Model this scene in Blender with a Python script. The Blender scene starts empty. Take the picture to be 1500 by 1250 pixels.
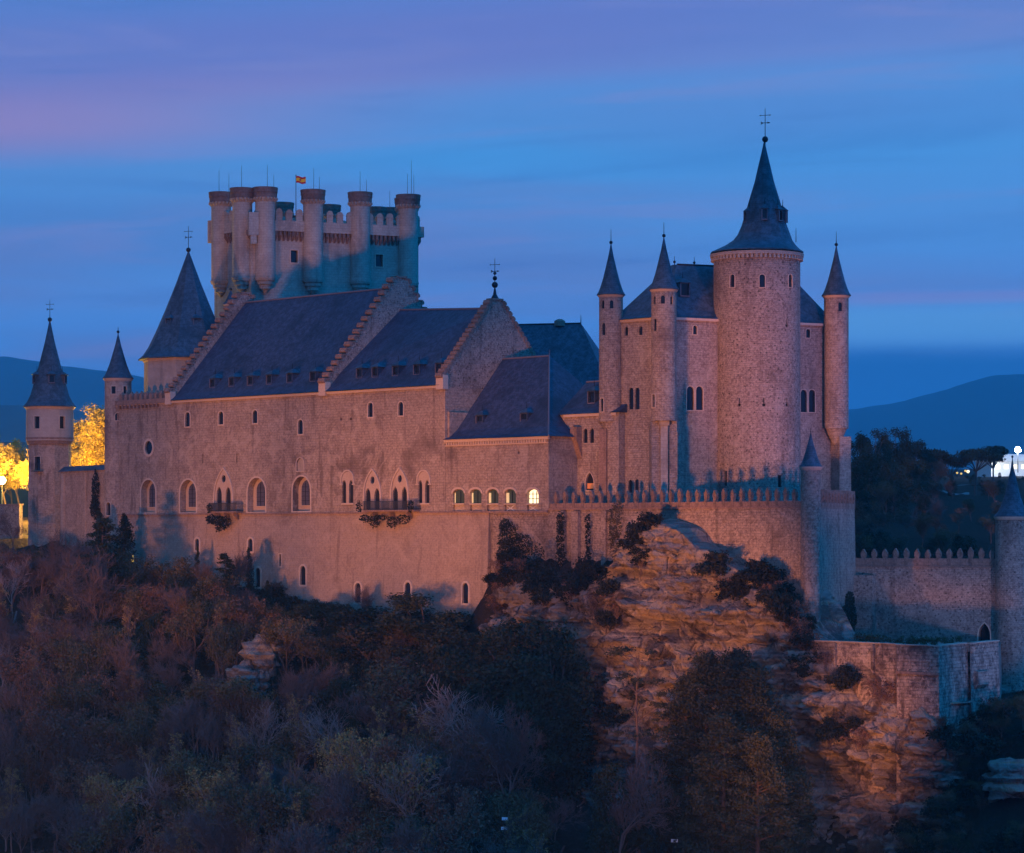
import bpy, bmesh, math, random
from mathutils import Vector, Matrix, noise
random.seed(7)
SC = bpy.context.scene
COL = SC.collection
PI = math.pi

# ------------------------------------------------------------------ camera
FPX = 3900.0; CX = 750.0; HY = 778.0
cam_d = bpy.data.cameras.new("camera"); cam = bpy.data.objects.new("camera", cam_d); COL.objects.link(cam)
cam.location = (0, 0, 0); cam.rotation_euler = (math.radians(90), 0, 0)
cam_d.sensor_width = 36; cam_d.lens = 36 * FPX / 1500
cam_d.shift_y = (HY - 625) / 1500
cam_d.clip_start = 1; cam_d.clip_end = 40000
SC.camera = cam
SC.view_settings.view_transform = 'Standard'; SC.view_settings.look = 'None'
SC.view_settings.exposure = 0.0; SC.view_settings.gamma = 1
SC.render.engine = 'CYCLES'
SC.cycles.volume_bounces = 0

# ------------------------------------------------------------------ world: dusk sky with bands of cloud
def srgb(r, g, b, a=1):
    f = lambda c: (c/255/12.92 if c/255 <= .04045 else ((c/255+.055)/1.055)**2.4)
    return (f(r), f(g), f(b), a)
world = bpy.data.worlds.new("World"); SC.world = world; world.use_nodes = True
class NT:
    """small helper to write node trees"""
    def __init__(s, tree): s.t = tree; s.n = tree.nodes; s.l = tree.links
    def node(s, typ, **kw):
        n = s.n.new(typ)
        for k, v in kw.items(): setattr(n, k, v)
        return n
    def put(s, sock, v):
        if isinstance(v, bpy.types.NodeSocket): s.l.new(v, sock)
        elif v is not None: sock.default_value = v
    def math(s, op, a, b=None, c=None, clamp=False):
        n = s.node('ShaderNodeMath', operation=op, use_clamp=clamp)
        s.put(n.inputs[0], a)
        if b is not None: s.put(n.inputs[1], b)
        if c is not None: s.put(n.inputs[2], c)
        return n.outputs[0]
    def mix(s, fac, a, b, blend='MIX'):
        n = s.node('ShaderNodeMix', data_type='RGBA', blend_type=blend)
        s.put(n.inputs[0], fac); s.put(n.inputs[6], a); s.put(n.inputs[7], b)
        return n.outputs[2]
    def ramp(s, fac, stops, interp='LINEAR'):
        n = s.node('ShaderNodeValToRGB'); n.color_ramp.interpolation = interp
        el = n.color_ramp.elements
        while len(el) > len(stops): el.remove(el[-1])
        while len(el) < len(stops): el.new(0.5)
        for e, (p, c) in zip(el, stops):
            e.position = p; e.color = c if len(c) == 4 else (*c, 1)
        s.put(n.inputs[0], fac); return n.outputs[0]
    def smooth(s, v, a, b):
        n = s.node('ShaderNodeMapRange', interpolation_type='SMOOTHSTEP')
        s.put(n.inputs[0], v); n.inputs[1].default_value = a; n.inputs[2].default_value = b
        return n.outputs[0]
    def noise(s, vec, scale, detail=3, rough=.5, dist=0):
        n = s.node('ShaderNodeTexNoise'); s.put(n.inputs['Vector'], vec)
        n.inputs['Scale'].default_value = scale; n.inputs['Detail'].default_value = detail
        n.inputs['Roughness'].default_value = rough; n.inputs['Distortion'].default_value = dist
        return n.outputs[0]
w = NT(world.node_tree); w.n.clear()
tc = w.node('ShaderNodeTexCoord'); sep = w.node('ShaderNodeSeparateXYZ'); w.l.new(tc.outputs['Generated'], sep.inputs[0])
hx = w.math('SQRT', w.math('ADD', w.math('MULTIPLY', sep.outputs[0], sep.outputs[0]), w.math('MULTIPLY', sep.outputs[1], sep.outputs[1])))
el = w.math('DIVIDE', sep.outputs[2], w.math('MAXIMUM', hx, .02))         # tan(elevation)
az = w.math('ARCTAN2', sep.outputs[0], sep.outputs[1])
cmb = w.node('ShaderNodeCombineXYZ'); w.put(cmb.inputs[0], w.math('MULTIPLY', az, 3.2)); w.put(cmb.inputs[1], w.math('MULTIPLY', el, 30)); w.put(cmb.inputs[2], 0.0)
n1 = w.noise(cmb.outputs[0], 1.0, 4, .5, .4)
n2 = w.noise(cmb.outputs[0], .45, 3, .5, .2)
el0 = w.math('SUBTRACT', el, w.math('MULTIPLY', w.math('MULTIPLY', az, .06), w.smooth(el, .10, .145)))
elw = w.math('ADD', el0, w.math('MULTIPLY', w.math('SUBTRACT', n2, .5), .016))
base = w.ramp(w.math('MULTIPLY', elw, 2.0), [
    (0.00, srgb(60, 120, 205)), (.06*2/1, srgb(84, 146, 226)), (.085*2, srgb(96, 152, 228)), (.115*2, srgb(90, 154, 224)),
    (.142*2, srgb(78, 154, 222)), (.158*2, srgb(86, 150, 218)), (.172*2, srgb(108, 138, 204)), (.192*2, srgb(94, 128, 200)), (.30*2, srgb(84, 124, 194)), (1.0, srgb(98, 160, 226))])
# long soft purple cloud bands
def band(cen, slope, half, edge):
    c = w.math('SUBTRACT', elw, w.math('ADD', cen, w.math('MULTIPLY', az, slope)))
    return w.math('SUBTRACT', 1.0, w.smooth(w.math('ABSOLUTE', c), half, half+edge))
b1 = w.math('MULTIPLY', band(.164, .0, .006, .016), w.math('SUBTRACT', 1.0, w.smooth(w.math('ADD', az, w.math('MULTIPLY', n1, .12)), -.16, .09)))
col = w.mix(w.math('MULTIPLY', b1, .95), base, srgb(152, 134, 186))
b2 = w.math('MULTIPLY', band(.186, .01, .004, .020), w.math('SUBTRACT', 1.0, w.smooth(az, -.02, .19)))
col = w.mix(w.math('MULTIPLY', b2, .65), col, srgb(112, 120, 190))
b3 = w.math('MULTIPLY', band(.110, -.02, .006, .020), w.math('SUBTRACT', 1.0, w.smooth(az, -.12, .12)))
col = w.mix(w.math('MULTIPLY', b3, .5), col, srgb(88, 118, 182))
b4 = w.math('MULTIPLY', band(.0875, .0, .0008, .0035), w.smooth(az, .10, .14))
col = w.mix(w.math('MULTIPLY', b4, .55), col, srgb(150, 146, 206))
b5 = w.math('MULTIPLY', band(.152, -.04, .003, .012), w.smooth(az, -.02, .12))
col = w.mix(w.math('MULTIPLY', b5, .35), col, srgb(96, 130, 200))
cm2 = w.node('ShaderNodeCombineXYZ'); w.put(cm2.inputs[0], w.math('MULTIPLY', az, 5.0)); w.put(cm2.inputs[1], w.math('MULTIPLY', w.math('SUBTRACT', el, w.math('MULTIPLY', az, .05)), 55)); w.put(cm2.inputs[2], 4.0)
n3 = w.noise(cm2.outputs[0], 1.0, 6, .6, .6)
lowm = w.math('MULTIPLY', w.math('SUBTRACT', 1.0, w.smooth(el, .10, .15)), w.math('SUBTRACT', 1.0, w.math('MULTIPLY', w.smooth(az, .0, .12), .6)))
col = w.mix(w.math('MULTIPLY', w.smooth(n1, .40, .66), w.math('ADD', .25, w.math('MULTIPLY', lowm, .6))), col, srgb(110, 130, 190))
col = w.mix(w.math('MULTIPLY', w.smooth(n3, .52, .72), .5), col, srgb(134, 140, 198))
col = w.mix(w.math('MULTIPLY', w.smooth(n3, .48, .30), .30), col, srgb(66, 112, 184))
# low cloud bank over the right-hand mountains
b6 = w.math('MULTIPLY', w.math('SUBTRACT', 1.0, w.smooth(w.math('ADD', elw, w.math('MULTIPLY', w.math('SUBTRACT', n1, .5), .020)), .0600, .0715)), w.smooth(az, .03, .09))
col = w.mix(w.math('MULTIPLY', b6, .92), col, w.ramp(w.math('MULTIPLY', elw, 14), [(.45, srgb(34, 98, 172)), (.95, srgb(30, 94, 166))]))
b7 = w.math('MULTIPLY', band(.077, 0, .002, .010), w.smooth(az, .08, .13))
col = w.mix(w.math('MULTIPLY', b7, .7), col, srgb(108, 178, 236))
# sky outside the frame is tinted, bluer to the right, to light shaded walls
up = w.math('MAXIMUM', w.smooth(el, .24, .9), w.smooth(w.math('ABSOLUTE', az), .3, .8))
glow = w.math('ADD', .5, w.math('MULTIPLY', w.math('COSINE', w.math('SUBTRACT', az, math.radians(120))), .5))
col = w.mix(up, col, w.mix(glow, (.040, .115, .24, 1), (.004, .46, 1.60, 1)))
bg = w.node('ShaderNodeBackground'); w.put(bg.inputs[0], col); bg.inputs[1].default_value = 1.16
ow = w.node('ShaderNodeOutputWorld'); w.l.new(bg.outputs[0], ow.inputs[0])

# ------------------------------------------------------------------ lights
def P(px, py, Y): return Vector(((px-CX)/FPX*Y, Y, (HY-py)/FPX*Y))
def aim(o, tgt):
    d = Vector(tgt) - Vector(o.location); o.rotation_euler = d.to_track_quat('-Z', 'Y').to_euler()
sun_d = bpy.data.lights.new("sun", 'SUN'); sun = bpy.data.objects.new("sun", sun_d); COL.objects.link(sun)
sun_d.energy = 0.04; sun_d.angle = math.radians(25); sun_d.color = (1, .40, .40)      # the last of the afterglow
sun.rotation_euler = (math.radians(72), 0, math.radians(-18))
LAMPS = .365
def flood_or_fill(loc, tgt, power, size_deg, color, blend=.8, rad=3.5):
    d = bpy.data.lights.new("floodlight", 'SPOT'); o = bpy.data.objects.new("floodlight", d); COL.objects.link(o)  # one name for the castle floodlights and the added fill spots
    o.location = loc; d.energy = power*LAMPS; d.spot_size = math.radians(size_deg); d.spot_blend = blend
    d.color = color; d.shadow_soft_size = rad; aim(o, tgt); return o
OR = (1.0, .345, .095); PK = (1.0, .40, .58)
KW = 1.0e6
LA = Vector((-110, 205, -30)); LB = Vector((-66, 152, -28)); LC = Vector((88, 150, -28))
flood_or_fill(LA, P(230, 680, 356), 1.05*KW, 24, OR)
flood_or_fill(LA + Vector((5, -4, 0)), P(430, 700, 335), 1.25*KW, 20, OR)
flood_or_fill(LA + Vector((14, -10, 0)), P(600, 720, 318), 1.30*KW, 18, OR)
flood_or_fill(LB, P(730, 730, 305), 2.0*KW, 15, OR)
flood_or_fill(LB + Vector((3, -2, 0)), P(950, 600, 296), 1.5*KW, 13, OR)
flood_or_fill(LB + Vector((6, -3, 0)), P(965, 910, 272), 3.4*KW, 12, OR)
flood_or_fill(LB + Vector((8, -4, 0)), P(1180, 1080, 258), 1.3*KW, 9, OR)
flood_or_fill(Vector((-15, 150, -28)), P(1220, 1070, 256), 1.3*KW, 9.5, OR)
flood_or_fill(Vector((-55, 70, -11)), P(330, 1040, 310), .95*KW, 24, (1, .50, .24), .9, 4)  # added warm fill for the dark woodland, standing in for town glow
flood_or_fill(Vector((10, 60, -10)), P(1040, 1080, 262), .75*KW, 13, (1, .46, .24), .9, 4)  # added fill, softens the shadow of the evergreens on the cliff
flood_or_fill(LB + Vector((9, -6, 0)), P(1085, 500, 298), 1.5*KW, 9.5, OR)
flood_or_fill(LA + Vector((-6, 4, 0)), P(80, 690, 380), .7*KW, 14, OR)
flood_or_fill(Vector((-25, 150, -27)), P(410, 330, 372), 1.8*KW, 9, OR, .9, 9)
flood_or_fill(LC, P(1150, 540, 298), 1.2*KW, 11, PK, .8)
flood_or_fill(LC + Vector((-2, 3, 2)), P(1360, 740, 460), 3.5*KW, 9, (1, .5, .5), .9)  # added fill that brightens the dark right-hand hillside
flood_or_fill(LC + Vector((2, 3, 0)), P(1480, 1130, 264), .25*KW, 8, (1, .35, .5), .9)
flood_or_fill(LC + Vector((3, 0, 0)), P(1360, 850, 285), .62*KW, 12, (.70, .55, 1.0), .8)

# ------------------------------------------------------------------ mesh helpers
def tag(o, label=None, cat=None, group=None, kind=None):
    if label: o['label'] = label
    if cat: o['category'] = cat
    if group: o['group'] = group
    if kind: o['kind'] = kind
    return o
def thing(name, label, cat, loc, group=None):
    o = bpy.data.objects.new(name, None); o.empty_display_size = .5; COL.objects.link(o); o.location = loc
    return tag(o, label, cat, group)
def root_of(o):
    while o.parent: o = o.parent
    return o
class Frame:
    """vertical plane: origin, along-direction a (left to right in the picture), n into the building"""
    def __init__(s, O, a):
        s.O = Vector((O[0], O[1])); s.a = Vector((a[0], a[1])).normalized(); s.n = Vector((-s.a.y, s.a.x))
    @classmethod
    def px(c, pa, Ya, pb, Yb):
        A = P(pa, 0, Ya); B = P(pb, 0, Yb); return c((A.x, A.y), (B.x-A.x, B.y-A.y))
    def W(s, t, u, z): 
        p = s.O + s.a*t + s.n*u; return Vector((p.x, p.y, z))
    def hit(s, px, py, u=0):
        d = Vector(((px-CX)/FPX, 1)); k = (u + s.n.dot(s.O))/s.n.dot(d); p = d*k
        return s.a.dot(p-s.O), (HY-py)/FPX*k
    def su(s, x, y): p = Vector((x, y))-s.O; return s.a.dot(p), s.n.dot(p)
def cyl_frame(cx, cy, R, px):
    """tangent frame where the sight line of column px meets the front of a round tower"""
    d = Vector(((px-CX)/FPX, 1)).normalized(); c = Vector((cx, cy)); b = d.dot(c)
    disc = max(0, b*b-(c.length_squared-R*R)); p = d*(b-math.sqrt(disc)); n = (c-p).normalized()
    return Frame((p.x, p.y), (n.y, -n.x))
class MB:
    def __init__(s): s.v = []; s.f = []; s.m = []
    def add(s, vs, fs, m=0):
        k = len(s.v); s.v += [tuple(x) for x in vs]; s.f += [tuple(i+k for i in f) for f in fs]; s.m += [m]*len(fs); return s
    def prism(s, bot, top, m=0):
        n = len(bot)
        return s.add(list(bot)+list(top), [tuple(range(n-1, -1, -1)), tuple(range(n, 2*n))] + [(i, (i+1) % n, n+(i+1) % n, n+i) for i in range(n)], m)
    def box(s, F, s0, s1, u0, u1, z0, z1, m=0):
        q = [(s0, u0), (s1, u0), (s1, u1), (s0, u1)]
        return s.prism([F.W(a, b, z0) for a, b in q], [F.W(a, b, z1) for a, b in q], m)
    def plan(s, pts, z0, z1, m=0): return s.prism([(x, y, z0) for x, y in pts], [(x, y, z1) for x, y in pts], m)
    def sz(s, F, pts, u0, u1, m=0):      # outline in the wall plane (counter-clockwise seen from outside), pushed inwards
        return s.prism([F.W(a, u1, z) for a, z in pts][::-1], [F.W(a, u0, z) for a, z in pts][::-1], m)
    def uz(s, F, pts, s0, s1, m=0):
        return s.prism([F.W(s0, u, z) for u, z in pts], [F.W(s1, u, z) for u, z in pts], m)
    def loft(s, rings, cap=True, m=0, rot=0):
        """rings: (cx, cy, z, r, nseg)"""
        n = rings[0][4]; vs = []
        for (cx, cy, z, r, _) in rings:
            for i in range(n):
                a = 2*PI*i/n+rot; vs.append((cx+r*math.cos(a), cy+r*math.sin(a), z))
        fs = []
        for k in range(len(rings)-1):
            for i in range(n): fs.append((k*n+i, k*n+(i+1) % n, (k+1)*n+(i+1) % n, (k+1)*n+i))
        if cap: fs += [tuple(range(n-1, -1, -1)), tuple(range((len(rings)-1)*n, len(rings)*n))]
        return s.add(vs, fs, m)
    def tube(s, p0, p1, r0, r1=None, n=6, m=0, cap=True):
        r1 = r0 if r1 is None else r1
        p0 = Vector(p0); p1 = Vector(p1); d = (p1-p0)
        if d.length < 1e-6: return s
        d.normalize(); x = d.orthogonal().normalized(); y = d.cross(x); vs = []
        for p, r in ((p0, r0), (p1, r1)):
            for i in range(n):
                a = 2*PI*i/n; vs.append(p+x*(r*math.cos(a))+y*(r*math.sin(a)))
        fs = [(i, (i+1) % n, n+(i+1) % n, n+i) for i in range(n)]
        if cap: fs += [tuple(range(n-1, -1, -1)), tuple(range(n, 2*n))]
        return s.add(vs, fs, m)
    def ball(s, c, r, n=10, m=0, sq=1.0):
        c = Vector(c); rings = []
        for k in range(0, 7):
            t = -PI/2+PI*k/6; rings.append((c.x, c.y, c.z+r*sq*math.sin(t), max(.01*r, r*math.cos(t)), n))
        return s.loft(rings, True, m)
    def build(s, name, mat, parent=None, cyl=None, smooth=None, cutters=None, loc=None):
        base = Vector(root_of(parent).location) if parent else (Vector(loc) if loc is not None else Vector((0, 0, 0)))
        me = s.mesh(name, base)
        if cutters is not None and cutters.v:
            o1 = bpy.data.objects.new('tmp_a', me); o2 = bpy.data.objects.new('tmp_b', cutters.mesh('tmp_b', base))
            COL.objects.link(o1); COL.objects.link(o2)
            md = o1.modifiers.new('b', 'BOOLEAN'); md.operation = 'DIFFERENCE'; md.object = o2; md.solver = 'EXACT'
            bpy.context.view_layer.update(); dg = bpy.context.evaluated_depsgraph_get()
            me2 = bpy.data.meshes.new_from_object(o1.evaluated_get(dg)); me2.name = name
            bpy.data.objects.remove(o1); bpy.data.objects.remove(o2); me = me2
        mats = mat if isinstance(mat, (list, tuple)) else [mat]
        me.materials.clear()
        for m in mats: me.materials.append(m)
        # metric uv: x runs along the wall, y is the height
        uvl = me.uv_layers.get('UVMap') or me.uv_layers.new(name='UVMap')
        vs = me.vertices; up = Vector((0, 0, 1))
        for p in me.polygons:
            n = p.normal; t = up.cross(n)
            if t.length < .2: ax = Vector((1, 0, 0)); ay = Vector((0, 1, 0))
            else: ax = t.normalized(); ay = n.cross(ax)
            for li in p.loop_indices:
                q = vs[me.loops[li].vertex_index].co+base
                if cyl and t.length >= .2:
                    uvl.data[li].uv = (math.atan2(q.x-cyl[0], -(q.y-cyl[1]))*cyl[2], q.z)
                else: uvl.data[li].uv = (ax.dot(q), ay.dot(q))
        if smooth:
            me.shade_smooth(); me.set_sharp_from_angle(angle=math.radians(smooth))
        o = bpy.data.objects.new(name, me); COL.objects.link(o)
        if parent: o.parent = parent
        else: o.location = base
        return o
    def mesh(s, name, base):
        me = bpy.data.meshes.new(name)
        me.from_pydata([(v[0]-base.x, v[1]-base.y, v[2]-base.z) for v in s.v], [], s.f)
        me.polygons.foreach_set('material_index', s.m); me.update()
        bm = bmesh.new(); bm.from_mesh(me)
        if len(bm.faces) < 3000: bmesh.ops.recalc_face_normals(bm, faces=bm.faces)
        bm.to_mesh(me); bm.free()
        return me

# ------------------------------------------------------------------ materials
def mat_base(name, rough=.9, spec=.2):
    m = bpy.data.materials.new(name); m.use_nodes = True; t = NT(m.node_tree)
    b = t.n['Principled BSDF']; b.inputs['Roughness'].default_value = rough
    b.inputs['Specular IOR Level'].default_value = spec
    return m, t, b
def bump(t, b, h, strength=.6, dist=.1):
    n = t.node('ShaderNodeBump'); n.inputs['Strength'].default_value = strength; n.inputs['Distance'].default_value = dist
    t.put(n.inputs['Height'], h); t.l.new(n.outputs[0], b.inputs['Normal'])
def stone(name, c1, c2, c3, bw=.62, bh=.30, blk=.5, speck=.35, spscale=3.2, bstr=.7, stain=.5, pits=0.0):
    m, t, b = mat_base(name, .93, .15)
    uv = t.node('ShaderNodeUVMap'); geo = t.node('ShaderNodeNewGeometry'); pos = geo.outputs['Position']
    br = t.node('ShaderNodeTexBrick'); 
    warp = t.node('ShaderNodeVectorMath', operation='ADD')
    wn = t.node('ShaderNodeTexNoise'); t.l.new(pos, wn.inputs['Vector']); wn.inputs['Scale'].default_value = .8
    sc = t.node('ShaderNodeVectorMath', operation='SCALE'); t.l.new(wn.outputs[1], sc.inputs[0]); sc.inputs['Scale'].default_value = .16
    t.l.new(uv.outputs[0], warp.inputs[0]); t.l.new(sc.outputs[0], warp.inputs[1])
    t.l.new(warp.outputs[0], br.inputs['Vector'])
    br.inputs['Scale'].default_value = 1; br.inputs['Brick Width'].default_value = bw; br.inputs['Row Height'].default_value = bh
    br.inputs['Mortar Size'].default_value = .022; br.inputs['Mortar Smooth'].default_value = .4; br.inputs['Bias'].default_value = -.1
    br.inputs['Color1'].default_value = (*c1, 1); br.inputs['Color2'].default_value = (*c2, 1)
    br.inputs['Mortar'].default_value = tuple(x*.45 for x in c1)+(1,)
    plain = t.mix(t.noise(pos, .9, 4, .6), (*c1, 1), (*c2, 1))
    col = t.mix(blk, plain, br.outputs[0])
    sp = t.noise(pos, spscale, 5, .75)
    col = t.mix(t.math('MULTIPLY', t.smooth(sp, .38, .66), min(1, speck*1.25)), col, (*c3, 1))
    sp2 = t.noise(pos, spscale*1.7, 3, .8)
    col = t.mix(t.math('MULTIPLY', t.smooth(sp2, .56, .7), speck*.9), col, tuple(min(1, x*1.42) for x in c1)+(1,))
    big = t.noise(pos, .13, 5, .65, .6)
    col = t.mix(t.math('MULTIPLY', t.smooth(big, .50, .70), stain), col, tuple(x*.55 for x in c3)+(1,))
    mp = t.node('ShaderNodeMapping'); t.l.new(pos, mp.inputs[0]); mp.inputs['Scale'].default_value = (.9, .9, .09)
    st = t.noise(mp.outputs[0], 1.0, 4, .6)
    col = t.mix(t.math('MULTIPLY', t.smooth(st, .54, .70), stain*.8), col, tuple(x*.5 for x in c3)+(1,))
    pa = t.noise(pos, .32, 6, .7, 1.2)
    col = t.mix(t.math('MULTIPLY', t.smooth(pa, .54, .60), stain*.55), col, tuple(min(1, x*1.18) for x in c1)+(1,))
    col = t.mix(t.math('MULTIPLY', t.smooth(pa, .40, .33), stain*.6), col, tuple(x*.8 for x in c3)+(1,))
    if pits:
        vo = t.node('ShaderNodeTexVoronoi'); t.l.new(pos, vo.inputs['Vector']); vo.inputs['Scale'].default_value = 1.9
        pit = t.math('MULTIPLY', t.math('SUBTRACT', 1.0, t.smooth(vo.outputs[0], .12, .26)), pits)
        col = t.mix(pit, col, tuple(x*.3 for x in c3)+(1,))
    t.put(b.inputs['Base Color'], col)
    hh = t.math('ADD', t.math('MULTIPLY', sp, .9), t.math('MULTIPLY', br.outputs['Fac'], -.45*blk))
    bump(t, b, hh, bstr, .14)
    return m
M = {}
M['hall'] = stone('hall_render', (.45, .34, .255), (.37, .27, .20), (.22, .145, .11), .7, .32, .5, .65, 3.2, 1.1, .75)
M['low'] = stone('lower_wall_stone', (.43, .31, .23), (.36, .255, .185), (.24, .155, .115), .6, .28, .35, .5, 3.4, .9, .5)
M['rubble'] = stone('rubble_stone', (.46, .36, .285), (.38, .285, .225), (.19, .13, .105), .45, .24, .5, .95, 3.4, 1.4, .5, .75)
M['block'] = stone('tower_block_stone', (.46, .36, .28), (.37, .275, .215), (.20, .13, .105), .5, .26, .6, .7, 3.0, 1.1, .55, .3)
M['ashlar'] = stone('ashlar_stone', (.46, .37, .29), (.40, .31, .24), (.30, .21, .16), .8, .42, .6, .3, 2.2, .6, .55)
M['keep'] = stone('keep_stone', (.42, .36, .28), (.36, .30, .235), (.27, .21, .17), .7, .36, .6, .35, 2.6, .6, .55)
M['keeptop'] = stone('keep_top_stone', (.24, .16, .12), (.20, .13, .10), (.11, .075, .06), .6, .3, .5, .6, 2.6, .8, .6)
M['terrace'] = stone('terrace_stone', (.43, .32, .245), (.35, .25, .19), (.17, .115, .09), .55, .28, .5, .75, 2.8, 1.2, .6, .35)
M['bast'] = stone('bastion_stone', (.42, .32, .25), (.31, .225, .18), (.11, .075, .065), .7, .34, .6, .9, 1.3, 1.3, 1.0, .5)
M['frame'] = stone('window_stone', (.56, .42, .31), (.52, .38, .28), (.42, .30, .22), .5, .4, .3, .2, 3, .3, .15)
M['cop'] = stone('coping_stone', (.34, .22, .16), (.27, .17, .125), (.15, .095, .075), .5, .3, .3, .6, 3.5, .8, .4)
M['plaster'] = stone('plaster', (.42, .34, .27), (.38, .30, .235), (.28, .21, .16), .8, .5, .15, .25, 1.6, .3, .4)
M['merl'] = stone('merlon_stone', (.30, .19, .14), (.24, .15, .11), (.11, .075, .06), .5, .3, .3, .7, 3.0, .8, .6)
M['niche'] = stone('niche_stone', (.48, .35, .25), (.42, .30, .22), (.32, .22, .16), .5, .4, .15, .2, 3, .3, .15)
def slate(name, c1, c2, row=.28):
    m, t, b = mat_base(name, .62, .35)
    uv = t.node('ShaderNodeUVMap'); geo = t.node('ShaderNodeNewGeometry')
    br = t.node('ShaderNodeTexBrick'); t.l.new(uv.outputs[0], br.inputs['Vector'])
    br.inputs['Scale'].default_value = 1; br.inputs['Brick Width'].default_value = .34; br.inputs['Row Height'].default_value = row
    br.inputs['Mortar Size'].default_value = .02; br.inputs['Color1'].default_value = (*c1, 1); br.inputs['Color2'].default_value = (*c2, 1)
    br.inputs['Mortar'].default_value = tuple(x*.25 for x in c1)+(1,)
    n = t.noise(geo.outputs['Position'], 1.7, 5, .75)
    col = t.mix(t.smooth(n, .35, .7), br.outputs[0], tuple(x*1.7 for x in c2)+(1,))
    n2 = t.noise(geo.outputs['Position'], .25, 4, .6)
    col = t.mix(t.math('MULTIPLY', t.smooth(n2, .45, .7), .6), col, tuple(x*.45 for x in c1)+(1,))
    t.put(b.inputs['Base Color'], col)
    bump(t, b, t.math('ADD', t.math('MULTIPLY', n, .6), t.math('MULTIPLY', br.outputs['Fac'], -.5)), .6, .08)
    return m
M['slate'] = slate('roof_slate', (.026, .034, .056), (.036, .045, .070))
M['slate2'] = slate('spire_slate', (.030, .048, .062), (.045, .066, .085), .24)
def plain(name, c, rough=.6, metal=0, var=.25, emis=0, ecol=None):
    m, t, b = mat_base(name, rough, .3)
    geo = t.node('ShaderNodeNewGeometry'); n = t.noise(geo.outputs['Position'], 4.0, 4, .65)
    t.put(b.inputs['Base Color'], t.mix(n, tuple(x*(1-var) for x in c)+(1,), tuple(min(1, x*(1+var)) for x in c)+(1,)))
    b.inputs['Metallic'].default_value = metal
    if emis:
        b.inputs['Emission Color'].default_value = (*(ecol or c), 1); b.inputs['Emission Strength'].default_value = emis
    return m
M['glass'] = plain('dark_glass', (.012, .014, .022), .18)
M['leaded'] = plain('leaded_glass', (.085, .075, .085), .35, 0, .6)
M['dark'] = plain('dark_interior', (.015, .012, .012), .9)
M['iron'] = plain('dark_iron', (.025, .025, .03), .55, .6)
M['lead'] = plain('lead_ridge', (.16, .13, .14), .5, .2)
M['wood'] = plain('dark_wood', (.05, .035, .028), .8)
M['greenglass'] = plain('dim_lit_glass', (.04, .045, .03), .4, 0, .5, .022, (.75, .8, .35))
M['lit'] = plain('lit_pane', (.8, .75, .5), .5, 0, .2, 1.5, (1.0, .86, .50))
M['litdim'] = plain('dim_lit_strip', (.6, .5, .25), .5, 0, .2, .42, (1.0, .78, .38))
M['amber'] = plain('amber_lit_pane', (.6, .35, .1), .5, 0, .2, .9, (1.0, .62, .12))
M['doorlit'] = plain('door_glow', (.5, .15, .05), .5, 0, .2, .28, (1.0, .28, .08))
M['lamp'] = plain('lamp_globe', (1, .9, .6), .5, 0, .1, 40, (1.0, .82, .40))
M['whitelamp'] = plain('white_lamp_globe', (1, 1, 1), .5, 0, .1, 60, (.95, .97, 1.0))
M['whitewall'] = plain('pale_wall', (.7, .68, .62), .8)
M['sign'] = plain('white_panel', (.7, .7, .72), .6)
def leaf(name, dark, light, sc=.5):
    m, t, b = mat_base(name, .75, .15)
    tcn = t.node('ShaderNodeTexCoord'); oi = t.node('ShaderNodeObjectInfo')
    n = t.noise(tcn.outputs['Object'], sc, 4, .7)
    f = t.math('ADD', t.math('SUBTRACT', n, .25), t.math('MULTIPLY', oi.outputs['Random'], .28))
    t.put(b.inputs['Base Color'], t.ramp(f, [(.12, dark), (.62, light)]))
    return m
M['leaf_dark'] = leaf('dark_evergreen_leaves', (.014, .017, .009), (.046, .050, .024))
M['leaf_ivy'] = leaf('ivy_leaves', (.010, .012, .008), (.035, .034, .018))
M['leaf_mid'] = leaf('olive_leaves', (.060, .044, .024), (.14, .10, .044))
M['leaf_gold'] = leaf('golden_leaves', (.15, .09, .04), (.38, .24, .08))
M['leaf_rust'] = leaf('brown_leaves', (.095, .050, .034), (.20, .10, .055))
M['leaf_ylw'] = leaf('yellow_leaves', (.30, .20, .04), (.55, .38, .08))
M['leaf_pine'] = leaf('pine_needles', (.024, .026, .016), (.062, .058, .030))
M['bark'] = plain('bark', (.11, .07, .055), .95, 0, .4)
M['barkpale'] = plain('pale_bark', (.24, .165, .135), .95, 0, .3)
M['twig'] = plain('twig_bark', (.13, .082, .066), .95, 0, .35)
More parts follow.
